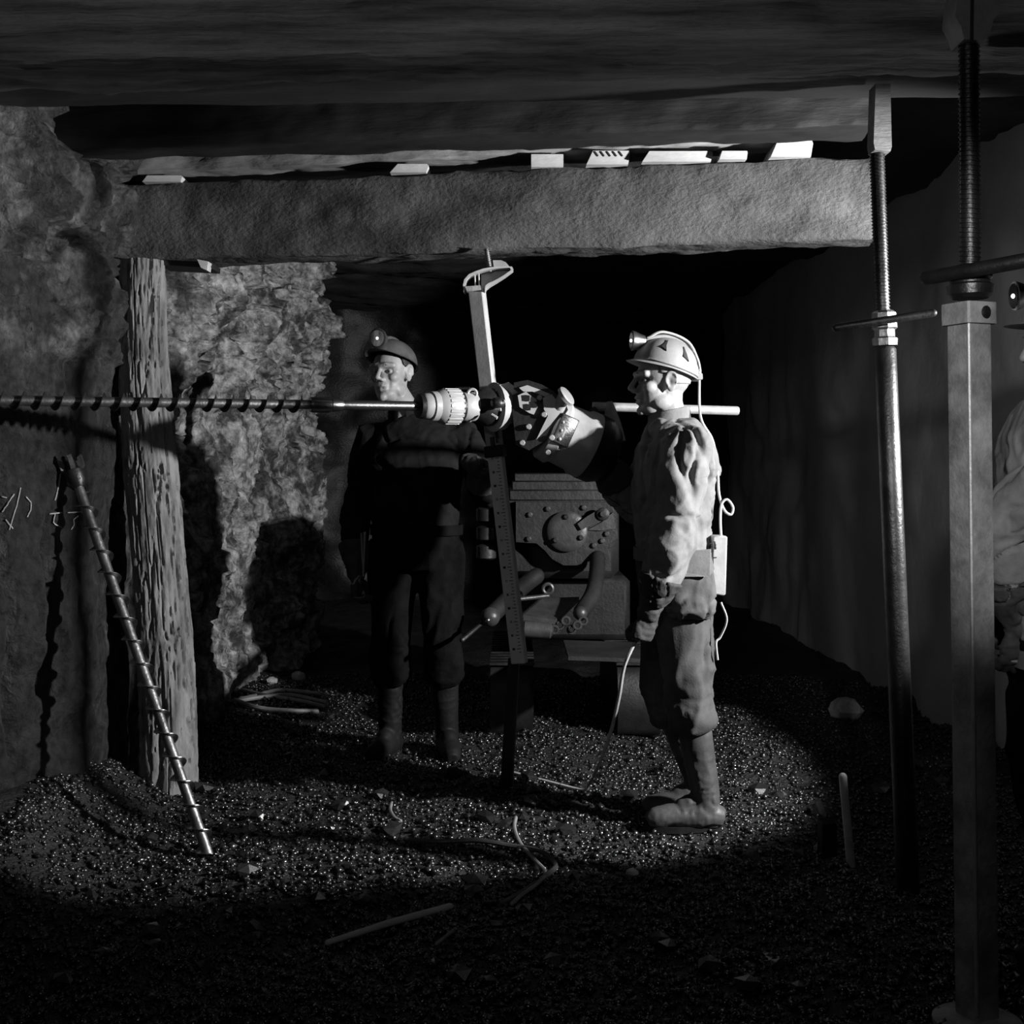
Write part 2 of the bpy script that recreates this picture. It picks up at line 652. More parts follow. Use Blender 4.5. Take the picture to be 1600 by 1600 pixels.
rock_wall('wall_back', (-3.1, 12.0), (4.1, 12.0), -.1, 2.9, 90, 40, 0.18, 'coal', 41)
M('haze_rock', 0.42, 0.52, 1.2, 0.8, bump=0.6, bscale=14)  # pale rock tone stands in for grey haze in the air
rock_wall('wall_right', (3.4, 0.2), (3.4, 4.9), -.1, 2.9, 60, 40, 0.12, 'haze_rock', 51)
rock_wall('wall_right', (3.45, 4.9), (2.2, 5.1), -.1, 2.9, 30, 40, 0.08, 'haze_rock', 52)
rock_wall('wall_right', (2.2, 5.1), (2.0, 12.0), -.1, 2.9, 90, 40, 0.05, 'haze_rock', 53)

xs = np.linspace(-3.2, 4.2, 140)
ys = np.linspace(-1.0, 12.5, 220)
gx, gy = np.meshgrid(xs, ys, indexing='ij')
pp = np.stack([gx.ravel(), gy.ravel(), 0 * gx.ravel()], 1)
cv = pp.copy()
cv[:, 2] = 2.74 + 0.05 * fbm(pp * 1.5, 5, 61, 0.55)
tag(mk('ceiling', cv, grid_faces(140, 220)[:, ::-1], 'roof_rock', None, 180, origin=(0, 0, 0)), kind='structure')

# chalk figures on the near coal
chalk_strokes = [[(0, 776), (8, 778)], [(0, 800), (8, 790), (14, 780), (20, 772)], [(30, 762), (24, 790), (12, 828)],
                 [(6, 812), (18, 826)], [(38, 776), (46, 785), (46, 797), (40, 808)],
                 [(93, 737), (90, 758), (84, 782)], [(75, 803), (95, 801)], [(84, 803), (81, 816), (85, 820), (94, 824)],
                 [(104, 801), (126, 800)], [(120, 806), (113, 812), (114, 820), (109, 828)]]
for st in chalk_strokes:
    q = []
    for a in range(len(st) - 1):
        for t in np.linspace(0, 1, 6)[:(None if a == len(st) - 2 else -1)]:
            px = st[a][0] + (st[a + 1][0] - st[a][0]) * t
            py = st[a][1] + (st[a + 1][1] - st[a][1]) * t
            Ds = np.linspace(3.2, 5.2, 1500)      # where the sight line meets the rib
            hit = (px - 800) * Ds / FPX < rib_x(Ds, CAM_H + (HOR - py) * Ds / FPX)
            D = float(Ds[np.argmax(hit)])
            z = CAM_H + (HOR - py) * D / FPX
            q.append(Vector((float(rib_x(np.array([D]), np.array([z]))[0]) + .004, D, z)))
    mb = MB().tube(q, 0.0023, 6)
    mb.build('chalk_mark', 'chalk', wall_left)


# ------------------------------------------------------------------ roof timbers
def timber(name, A, B, wdt, hgt, mat, label, cat='beam', rough=0.006, group=None, nl=90, seed=1, parent=None, fr=10):
    """squared timber from A to B (centre line), rough sawn"""
    A, B = Vector(A), Vector(B)
    d = (B - A).normalized()
    u, up = perp(d)
    prof = []
    e = 0.06
    for k in range(4):
        c = [(1, 1), (-1, 1), (-1, -1), (1, -1)][k]
        c2 = [(1, 1), (-1, 1), (-1, -1), (1, -1)][(k + 1) % 4]
        for t in np.linspace(0.03, 0.97, 10):
            prof.append(((c[0] * (1 - t) + c2[0] * t) * wdt / 2, (c[1] * (1 - t) + c2[1] * t) * hgt / 2))
    rings = []
    for i in range(nl):
        p = A.lerp(B, i / (nl - 1))
        rings.append([p + u * a + up * b for a, b in prof])
    v = np.array([tuple(q) for r in rings for q in r])
    c = np.array([tuple(A.lerp(B, i / (nl - 1))) for i in range(nl) for _ in prof])
    nrm = (v - c)
    nrm /= np.linalg.norm(nrm, axis=1)[:, None]
    nz = fbm(v * np.array([fr * .35, fr, fr]) + seed, 5, seed, 0.6)
    v = v + nrm * (nz * rough)[:, None]
    n = len(prof)
    f = []
    for k in range(nl - 1):
        for i in range(n):
            j = (i + 1) % n
            f.append((k * n + i, (k + 1) * n + i, (k + 1) * n + j, k * n + j))
    f.append(tuple(range(n)))
    f.append(tuple((nl - 1) * n + i for i in reversed(range(n))))
    o = mk(name, v, f, mat, parent, 45)
    bm = bmesh.new()
    bm.from_mesh(o.data)
    bmesh.ops.recalc_face_normals(bm, faces=bm.faces)
    bm.to_mesh(o.data)
    bm.free()
    o.data.set_sharp_from_angle(angle=math.radians(50))
    return tag(o, label, cat, group) if label else o


BL, BR = P(193, 349, 4.97), P(1368, 308, 4.57)
back = Vector((.14, .98, 0)).normalized() * 0.10
bw = 0.20
crossbar = timber('roof_crossbar', BL + back, BR + back, bw, 0.292, 'beam_wood',
                  'thick pale sawn crossbar spanning the heading on the bark-covered prop', rough=0.010, seed=3, nl=160, fr=16)
hA, hB = P(100, 260, 4.98), P(1270, 203, 4.60)
timber('header_plank', Vector((hA.x, hA.y + .11, 2.4385)), Vector((hB.x, hB.y + .11, 2.4955)), 0.21, 0.095, 'header_wood',
       'long pale plank wedged up on top of the thick crossbar', cat='plank', rough=0.012, seed=5, nl=140, fr=14)
timber('roof_beam', P(-40, 195, 4.45) + Vector((0, .1, .005)), P(1368, 165, 4.16) + Vector((0, .1, .035)), 0.19, 0.19, 'dark_wood',  # shade on this beam is put into its near-black wood colour
       'roof beam coloured dark as if in shade, just in front of the pale crossbar', rough=0.010, seed=9, nl=120)
timber('roof_beam', Vector((-1.75, 3.56, 2.455)), Vector((2.5, 3.46, 2.50)), 0.26, 0.22, 'roof_wood',
       'rough fibrous roof beam along the very top of the picture', rough=0.016, seed=13, nl=160, fr=12)
timber('roof_beam', Vector((-1.75, 3.95, 2.475)), Vector((2.5, 3.85, 2.495)), 0.30, 0.12, 'dark_wood',
       'black roof lagging board set back between the two front roof beams', cat='board', rough=0.010, seed=17, nl=90)

# wedges and blocks driven between crossbar and plank
bt = 2.372
def bar_front(px):
    t = (px - 193) / (1368 - 193)
    D = 4.97 + (4.57 - 4.97) * t
    return D
wedge_specs = [
    (255, 62, 10, 0.25, 'thin pale wedge at the far left end of the crossbar'),
    (640, 60, 12, 0.4, 'thin pale wedge on the crossbar left of the drill column'),
    (855, 50, 27, 0.0, 'square pale wooden block on the crossbar right of the drill column'),
    (950, 68, 29, 0.3, 'large pale block with grooved top on the crossbar'),
    (1058, 110, 15, 0.2, 'broad pale slab between the grooved block and the small chip'),
    (1145, 44, 12, 0.2, 'small pale chip on the crossbar near its right end'),
    (1236, 66, 24, 0.35, 'slanted pale wedge closest to the right end of the crossbar')]
for px, wpx, hpx, slant, lab in wedge_specs:
    D = bar_front(px) - 0.012
    sc = D / FPX
    base = CAM_H + (HOR - 0) * 0
    zb = (BL.z + 0.146) + (BR.z - BL.z) * (px - 193) / 1175.0 + 0.004
    x = (px - 800) * sc
    gap = 2.381 + .062 * (px - 100) / 1170.0 - zb
    ww, hh = wpx * sc, min(hpx * sc * 1.1, gap - .002)
    mb = MB()
    th = slant * ww * 0.5
    poly = [(x - ww / 2, zb), (x + ww / 2 - th * .3, zb), (x + ww / 2, zb + hh * .8), (x + ww / 2 - th * .2, zb + hh), (x - ww / 2 + th, zb + hh)]
    mb.prism([Vector((a, D + .09, b)) for a, b in poly], (0, .21, 0))
    wo = mb.build('wooden_wedge' if slant else 'wooden_block', 'pale_wood', None)
    tag(wo, lab, 'wedge' if slant else 'block', 'wedges on the crossbar')
    if px == 950:
        for k in range(5):
            xx = x - ww / 2 + th + .012 + k * ww * .14
            MB().box((xx, D - .008, zb + hh * .76), (.006, .02, hh * .42),
                     (Vector((.8, 0, .6)).normalized(), Vector((0, 1, 0)), Vector((-.6, 0, .8)).normalized())
                     ).build('groove', 'dark_wood', wo)


# ------------------------------------------------------------------ bark-covered prop
def bark_prop():
    A, B = P(262, 1262, 4.86), P(232, 408, 4.93)
    A.z = -0.05
    n, m = 128, 420
    th = np.linspace(0, 2 * PI, n, endpoint=False)
    t = np.linspace(0, 1, m)
    T, TH = np.meshgrid(t, th, indexing='ij')
    T, TH = T.ravel(), TH.ravel()
    L = (B - A).length
    Rr = 0.094 - 0.020 * T
    cx = np.stack([np.cos(TH) * 3.2, np.sin(TH) * 3.2, T * L * 3.6], 1)
    warp = fbm(cx * 0.7, 3, 71) * 0.6
    cx2 = np.stack([np.cos(TH + .12 * warp) * 4.6, np.sin(TH + .12 * warp) * 4.6, T * L * 2.1 + .5 * warp], 1)
    rid = np.minimum(np.abs(vnoise(cx2, 75)), np.abs(vnoise(cx2 * np.array([1.7, 1.7, 1.3]) + 3, 76)) + .03)
    plates = sstep(0.015, 0.12, rid)
    Rr = Rr + 0.013 * plates + 0.004 * fbm(cx * 4, 3, 78) + 0.010 * fbm(np.stack([np.cos(TH), np.sin(TH), T * 3], 1), 2, 79)
    ax = np.array(A)[None] + T[:, None] * np.array(B - A)[None]
    ax[:, 0] += 0.020 * np.sin(T * 5.0 + .5) - .01
    v = ax.copy()
    v[:, 0] += Rr * np.cos(TH)
    v[:, 1] += Rr * np.sin(TH)
    f = []
    for k in range(m - 1):
        for i in range(n):
            j = (i + 1) % n
            f.append((k * n + i, k * n + j, (k + 1) * n + j, (k + 1) * n + i))
    f.append(tuple(reversed(range(n))))
    f.append(tuple((m - 1) * n + i for i in range(n)))
    tag(mk('timber_prop', v, f, 'bark', None, 60), 'round timber prop with rough bark holding up the crossbar', 'prop')


bark_prop()
c = P(290, 412, 4.93)
tag(MB().box((c.x, 5.0, c.z - .001), (0.20, 0.16, 0.022), (Vector((1, 0, -.05)).normalized(), Vector((0, 1, 0)), Vector((.05, 0, 1)).normalized())
    ).build('cap_board', 'dark_wood', None), 'thin dark cap board between the bark-covered prop and the crossbar', 'board')
c = P(319, 412, 4.9)
tag(MB().prism([(c.x - .02, 4.9, c.z + .012), (c.x + .022, 4.9, c.z + .004), (c.x + .018, 4.9, c.z - .03), (c.x - .005, 4.9, c.z - .02)], (0, .06, 0)
    ).build('wooden_wedge', 'pale_wood', None), 'small pale splinter at the end of the dark cap board', 'wedge')


# ------------------------------------------------------------------ augers
def helix(mb, A, d, length, r0, r1, pitch, th, phase=0.0, per=20):
    d = Vector(d).normalized()
    u, up = perp(d)
    n = int(length / pitch * per)
    rings = []
    for i in range(n + 1):
        a = 2 * PI * i / per + phase
        o = Vector(A) + d * (length * i / n)
        rad = u * math.cos(a) + up * math.sin(a)
        rings.append([o + rad * r0 - d * th, o + rad * r1 - d * th * .45, o + rad * r1 + d * th * .45, o + rad * r0 + d * th])
    return mb.rings(rings)


# drill line: runs from the drill to the rib at the left
DR = P(760, 636, 4.60)            # where the drill is clamped on its column
TIP = P(-45, 625, 3.75)
AX = (TIP - DR).normalized()      # pointing left
def along(px):
    """point on the drill line that shows at picture column px"""
    k = (px - 800) / FPX
    t = (k * DR.y - DR.x) / (AX.x - k * AX.y)
    return DR + AX * t


a0, a1 = along(484), along(-60)
au = thing('auger', 'long spiral drill auger running level from the coal face to the drill', 'auger', a1)
MB().cyl(a0, a1, 0.0155, n=16).build('shaft', 'worn_steel', au)
mb = MB()
helix(mb, along(478), AX, (a1 - along(478)).length, 0.0145, 0.0285, 0.058, 0.0028)
mb.build('spiral_flight', 'dark_steel', au)
cp = along(535)
L_ = (cp - along(484)).length
MB().lathe(cp, AX, [(0, .018), (.012, .0215), (L_ * .35, .0235), (L_ * .37, .0215), (L_ * .40, .0215), (L_ * .42, .0265), (L_ * .92, .0265), (L_, .024)]
           ).build('coupling', 'steel', au)
b0 = along(655)
MB().cyl(b0, cp, 0.0165, n=20).build('drive_rod', 'steel', au)

# leaning auger
foot = G(332, 1352, -.03)
Ds = np.linspace(3.6, 5.2, 800)
hit = (116 - 800) * Ds / FPX < rib_x(Ds, CAM_H + (HOR - 742) * Ds / FPX) + .05
hd = P(116, 742, float(Ds[np.argmax(hit)]))
la = thing('auger', 'spiral drill auger leaning against the left coal wall with its bit up', 'auger', foot)
d = (hd - foot).normalized()
Lg = (hd - foot).length
MB().tube([foot, hd], 0.0165, 14).build('shaft', 'worn_steel', la)
mb = MB()
helix(mb, foot + d * .02, d, Lg - .09, 0.015, 0.034, 0.081, 0.0028, phase=.8)
mb.build('spiral_flight', 'steel', la)
u, up = perp(d, (0, 1, 0))
hp = MB()
hp.lathe(hd - d * .05, d, [(0, .02), (.02, .034), (.06, .036), (.075, .022), (.10, .018)], 14)
hb = hp.build('bit_head', 'dark_steel', la)
for k in range(5):
    a = 2 * PI * k / 5 + .5
    rad = u * math.cos(a) + up * math.sin(a)
    s0 = hd + rad * .03 + d * .01
    MB().prism([s0, s0 + rad * .013 + d * .01, s0 + rad * .014 + d * .050, s0 - rad * .002 + d * .042], rad.cross(d) * .016
               ).build('cutter_tooth', 'worn_steel', la)


# ------------------------------------------------------------------ drill column
ct, cb = P(745, 452, 4.74), P(812, 1036, 4.74)
col = thing('drill_column', 'upright drill column jacked against the crossbar, graduated lower bar', 'column', (cb.x, cb.y, 0.0))
cd_ = (cb - ct).normalized()
side = Vector((1, 0, 0)) - cd_ * cd_.x
side.normalize()
fw = (Vector((0, 1, 0)) * .94 + side * .34).normalized()
fw = (fw - cd_ * fw.dot(cd_)).normalized()
side = fw.cross(cd_).normalized()
if side.x < 0:
    side = -side
def colp(py):
    return ct + (cb - ct) * ((py - 452) / (1036 - 452.0))
def bar(name, y0, y1, wd, dp, mat, dx=0):
    a, b = colp(y0), colp(y1)
    return MB().box((a + b) / 2 + side * dx, ((b - a).length, wd, dp), (cd_, side, fw)).build(name, mat, col)
bar('upper_bar', 450, 700, 0.056, 0.042, 'pale_paint')
lb = bar('lower_bar', 708, 1036, 0.056, 0.036, 'white_bar')
mbs = MB()
for k in range(58):
    cpt = colp(716 + k * 5.3) - fw * .0178
    ln_ = .016 if k % 4 == 0 else .009
    mbs.box(cpt + side * (.018 - ln_ / 2), (.0026, ln_, .0014), (cd_, side, fw))
    if k % 4 == 0:
        mbs.box(cpt - side * .006, (.009, .0022, .0014), (cd_, side, fw))
        mbs.box(cpt - side * .011, (.009, .0022 + .003 * (k % 3), .0014), (cd_, side, fw))
mbs.build('scale_marks', 'ink', lb)
bar('slide_clip', 696, 714, 0.072, 0.056, 'black_steel')
q = colp(690)
MB().box(q - side * .006 + Vector((0, -.026, 0)), (0.035, .016, .014), (cd_, side, fw)).build('latch', 'machine_bright', col)
MB().box(colp(672) + side * .012 + Vector((0, -.022, 0)), (0.10, .008, .008), (cd_, side, fw)).build('latch_rod', 'machine_bright', col)
# screw at top and cast saddle
s0, s1 = P(766, 425, 4.74), P(760, 389, 4.74)
mb = MB().cyl(s0, s1, .0085, n=12)
helix(mb, s0, s1 - s0, (s1 - s0).length, .0075, .0115, .008, .0015)
mb.build('jack_screw', 'worn_steel', col)
def pp_(l, D=4.74):
    return [P(a, b, D) for a, b in l]
# saddle: two side plates, curved top strap and a base block
top_edge = [(725, 458), (724, 448), (726, 439), (733, 431), (744, 426), (756, 422), (768, 420), (780, 419), (800, 419)]
low_edge = [(802, 423), (790, 432), (776, 441), (766, 447), (760, 452), (758, 458)]
outer = [P(a, b, 4.74) for a, b in top_edge]
rings = []
ctr = P(757, 442, 4.74)
for p in outer + [P(a, b, 4.74) for a, b in low_edge]:
    inn = p + (ctr - p).normalized() * .009
    rings.append([p + Vector((0, -.04, 0)), p + Vector((0, .04, 0)), inn + Vector((0, .04, 0)), inn + Vector((0, -.04, 0))])
MB().rings(rings).build('saddle_strap', 'pale_paint', col)
web = [P(a, b, 4.765) for a, b in [(752, 427), (768, 424), (782, 423), (797, 424), (786, 433), (772, 442), (762, 448), (756, 456), (752, 456)]]
MB().prism(web, (0, .008, 0)).build('saddle_web', 'zinc_bar', col)
MB().prism([P(a, b, 4.775) for a, b in [(772, 420), (798, 419), (790, 410), (783, 407), (770, 407)]], (0, .012, 0)).build('saddle_wing', 'zinc_bar', col)
MB().prism([P(a, b, 4.72) for a, b in [(727, 449), (751, 447), (752, 454), (730, 457)]], (0, .05, 0)).build('saddle_block', 'grey_iron', col)
for xx in (742, 748):
    MB().tube([P(xx, 430 if xx < 745 else 427, 4.73), P(xx + 1, 450, 4.73)], .0028, 8).build('saddle_rib', 'pale_paint', col)
# dark foot post down to the floor
fp = P(803, 1030, 4.76)
gp = Vector((P(790, 1240, 4.9).x, 4.9, -.03))
MB().tube([fp, gp], [.022, .026], 12).build('foot_post', 'black_steel', col)
MB().lathe((gp.x, gp.y, -.03), (0, 0, 1), [(0, .07), (.05, .065), (.07, .03)], 16).build('foot_plate', 'black_steel', col)


# ------------------------------------------------------------------ coal drill
dl = thing('coal_drill', 'heavy electric coal drill clamped to the upright column', 'drill', (DR.x + .1, DR.y, DR.z - .2))
def seg(name, pxa, pxb, prof, mat, n=28):
    a, b = along(pxb), along(pxa)
    L = (b - a).length
    return MB().lathe(a, AX, [(t * L, r) for t, r in prof], n).build(name, mat, dl)
seg('nose_seal', 651, 663, [(0, .036), (.3, .044), (.8, .042), (1, .03)], 'black_steel')
seg('nose_collar', 660, 684, [(0, .047), (.1, .053), (.45, .052), (.5, .047), (.9, .046), (1, .042)], 'pale_paint')
ch = seg('chuck_sleeve', 682, 714, [(0, .060), (.08, .064), (.75, .062), (1, .052)], 'pale_paint')
u, up = perp(AX)
cc = along(704)
for k in range(22):
    a = 2 * PI * k / 22
    rad = u * math.cos(a) + up * math.sin(a)
    MB().box(cc + rad * .0622, (.055, .011, .005), (AX, rad.cross(AX), rad)).build('chuck_rib', 'pale_paint', ch)
seg('dark_ring', 713, 720, [(0, .056), (1, .056)], 'black_steel')
seg('barrel', 719, 742, [(0, .050), (.1, .052), (.9, .052), (1, .049)], 'pale_paint')
cb_ = seg('clamp_body', 740, 775, [(0, .062), (.15, .068), (.5, .070), (1, .05)], 'black_steel')
# pale clamp yoke
yk = along(788)
MB().lathe(yk, AX, [(0, .058), (.008, .082), (.045, .090), (.052, .080), (.055, .058)], 28).build('clamp_yoke', 'pale_paint', dl)
MB().lathe(along(800), AX, [(0, .04), (.012, .062), (.028, .062), (.03, .05)], 28).build('clamp_flange', 'pale_paint', dl)
MB().ell(P(777, 630, 4.52), (.026, .02, .022)).build('clamp_boss', 'dark_steel', dl)
for k in range(3):
    a0_ = P(768 + k * 6, 648 - k * 8, 4.515)
    MB().tube([a0_, a0_ + Vector((.02, -.006, -.012 + .012 * k))], .006, 8).build('stud', 'pale_paint', dl)
MB().prism([P(a, b, 4.60) for a, b in [(770, 616), (780, 602), (795, 598), (806, 606), (806, 618)]], (0, .05, 0)).build('lifting_lug', 'pale_paint', dl)
# eye ring on top
ec = P(738, 615, 4.54)
rg = []
for k in range(20):
    a = 2 * PI * k / 20
    cdir = Vector((math.cos(a), 0, math.sin(a)))
    rg.append([ec + cdir * (.0155 + .0052 * math.cos(b)) + Vector((0, .0052 * math.sin(b), 0)) for b in np.linspace(0, 2 * PI, 8, endpoint=False)])
MB().rings(rg, closed=True).build('eye_ring', 'pale_paint', dl)
MB().cyl(P(712, 607, 4.57), P(734, 607, 4.56), .006, n=10).build('oil_pipe', 'dark_steel', dl)
MB().ell(P(732, 657, 4.56), (.012, .01, .007)).build('grease_nipple', 'pale_paint', dl)
# gear case: tilted plates
gc = [(803, 600), (824, 596), (846, 603), (862, 612), (882, 630), (886, 642), (872, 664), (850, 690), (826, 704), (806, 694), (800, 640)]
MB().prism([P(a, b, 4.635) for a, b in gc], (0, .16, 0)).build('gear_case', 'black_steel', dl)
def plate(name, pts, D, th=.014, mat='pale_paint'):
    return MB().prism([P(a, b, D) for a, b in pts], (0, th, 0)).build(name, mat, dl)
plate('gear_cover', [(809, 618), (822, 612), (826, 616), (838, 624), (840, 636), (834, 648), (826, 645), (812, 636)], 4.549)
plate('gear_cover', [(848, 622), (862, 616), (874, 632), (878, 642), (860, 664), (838, 687), (846, 670), (856, 650), (850, 640)], 4.545)
plate('gear_cover', [(811, 606), (824, 602), (846, 610), (860, 616), (852, 620), (832, 612), (818, 612)], 4.553)
for q in ((824, 622), (836, 632), (826, 636)):
    plate('cover_slot', [(q[0] - 4, q[1] - 5), (q[0] + 4, q[1] - 4), (q[0] + 3, q[1] + 5), (q[0] - 3, q[1] + 4)], 4.539, .006, 'black_steel')
for q in ((843, 622), (850, 648), (826, 667), (816, 692), (856, 707), (862, 684)):
    MB().lathe(P(q[0], q[1], 4.556), (0, -1, 0), [(0, .011), (.016, .011), (.02, .008)], 8).build('bolt', 'zinc_bar', dl)
# motor barrel, axis falling to the right
m0, m1 = P(856, 668, 4.66), P(940, 706, 4.71)
md_ = (m1 - m0).normalized()
ml = (m1 - m0).length
MB().lathe(m0, md_, [(-.03, .07), (0, .118), (.035, .124), (.05, .112), (ml * .55, .116), (ml * .6, .125), (ml * .75, .126)], 32
           ).build('motor_barrel', 'pale_paint', dl)
MB().lathe(m0, md_, [(ml * .75, .128), (ml * .95, .126), (ml * 1.12, .105), (ml * 1.22, .06), (ml * 1.24, .02)], 32
           ).build('motor_end_cap', 'black_steel', dl)
u, up = perp(md_)
bx = m0 + md_ * ml * .30 + Vector((0, -.112, .012))
jb = MB().box(bx, (.065, .03, .11), (md_, Vector((0, 1, 0)), md_.cross(Vector((0, 1, 0))))).build('switch_box', 'dark_steel', dl)
for t in (-.03, .0, .03):
    MB().ell(bx + Vector((-.015 + t * .2, -.017, t)), (.007, .006, .007), n=10, m=6).build('switch_screw', 'zinc_bar', jb)
# round filler cap on a short neck
f0, f1 = P(872, 640, 4.56), P(882, 617, 4.53)
fd = (P(886, 612, 4.5) - P(868, 640, 4.56)).normalized()
MB().cyl(f0, f1, .022, n=16).build('filler_neck', 'grey_iron', dl)
ax2 = Vector((.75, -.35, .55)).normalized()
MB().lathe(P(881, 622, 4.53), ax2, [(0, .030), (.004, .038), (.016, .038), (.02, .033)], 24).build('filler_cap', 'zinc_bar', dl)
# rear bracket and pale feed bar
MB().prism([P(a, b, 4.70) for a, b in [(948, 628), (956, 627), (962, 640), (970, 662), (977, 688), (972, 690), (960, 672), (950, 668), (944, 655)]], (0, .03, 0)
           ).build('bar_bracket', 'grey_iron', dl)
MB().ell(P(952, 663, 4.675), (.009, .009, .009)).build('bracket_bolt', 'lens', dl)
MB().tube([P(945, 662, 4.72), P(925, 690, 4.68)], .02, 12).build('bracket_arm', 'black_steel', dl)
MB().lathe(P(926, 635, 4.74), P(1156, 642, 4.78) - P(926, 635, 4.74), [(0, .012), (.0, .0165), (.545, .0165), (.55, .013)], 20).build('feed_bar', 'zinc_bar', dl)
MB().tube([P(900, 668, 4.66), P(930, 640, 4.73)], .014, 10).build('bar_stay', 'black_steel', dl)
# ------------------------------------------------------------------ people
def hand(mb, w, d, n, s, curl=(35, 45, 30), sc=1.0, grow=0.0, thumb=0.6):
    """palm, four fingers and a thumb; d towards the fingers, n out of the palm, s towards the thumb"""
    w, d, n, s = Vector(w), Vector(d).normalized(), Vector(n).normalized(), Vector(s).normalized()
    rings = []
    for t, hw, hd in ((-.015, .024, .019), (.0, .026, .019), (.03, .034, .018), (.065, .041, .016), (.088, .041, .013), (.096, .036, .008)):
        rings.append([w + d * (t * sc) + s * ((hw * sc + grow) * math.cos(a)) + n * ((hd * sc + grow) * math.sin(a))
                      for a in np.linspace(0, 2 * PI, 14, endpoint=False)])
    mb.rings(rings)
    for off, ln, dr in ((.031, .074, 0.06), (.0105, .084, .01), (-.0105, .078, -.03), (-.031, .060, -.10)):
        p = w + d * (.085 * sc) + s * (off * sc)
        dd = (d + s * dr).normalized()
        pts = [p - dd * .02]
        ang = 0
        pts.append(p)
        for k, (fr, cg) in enumerate(zip((.46, .31, .23), curl)):
            ang += math.radians(cg)
            step = dd * math.cos(ang) + n * math.sin(ang)
            p = p + step * (ln * sc * fr)
            pts.append(p)
        r = .0088 * sc + grow
        mb.tube(pts, [r, r * 1.02, r * .97, r * .9, r * .78], 10, round_=True)
    p = w + d * (.022 * sc) + s * (.026 * sc)
    dd = (d * .62 + s * .62 + n * .42).normalized()
    p1 = p + dd * (.042 * sc)
    d2 = (d * .9 + s * (.45 - thumb * .5) + n * (.2 + thumb * .45)).normalized()
    p2 = p1 + d2 * (.034 * sc)
    p3 = p2 + (d2 + n * .25 * thumb).normalized() * (.024 * sc)
    r = .0105 * sc + grow
    mb.tube([p, p1, p2, p3], [r * 1.25, r * 1.05, r, r * .82], 10, round_=True)


def folds(v, nrm, d, freq, amp, seed, sharp=1.6, stretch=0.3):
    """cloth folds that run along d"""
    d = np.array(Vector(d).normalized())
    q = v - (v @ d)[:, None] * d[None] * (1 - stretch)
    q = q + 0.03 * np.stack([fbm(v * 7, 2, seed + 3), fbm(v * 7, 2, seed + 4), fbm(v * 7, 2, seed + 5)], 1)
    r = 1 - np.abs(vnoise(q * freq, seed)) * 2.0
    r2 = 1 - np.abs(vnoise(q * freq * 2.1 + 5, seed + 1)) * 2.0
    md = sstep(-0.5, 0.5, vnoise(v * 5, seed + 2))
    h = (np.sign(r) * np.abs(r) ** sharp * 0.7 + 0.35 * r2) * (0.35 + 0.65 * md)
    cr_ = np.abs(vnoise(q * freq * .8 + 31, seed + 6))
    h = h - 1.5 * np.exp(-(cr_ / .10) ** 2) * sstep(-.1, .5, vnoise(v * 6 + 9, seed + 8))
    return v + nrm * (amp * h)[:, None]


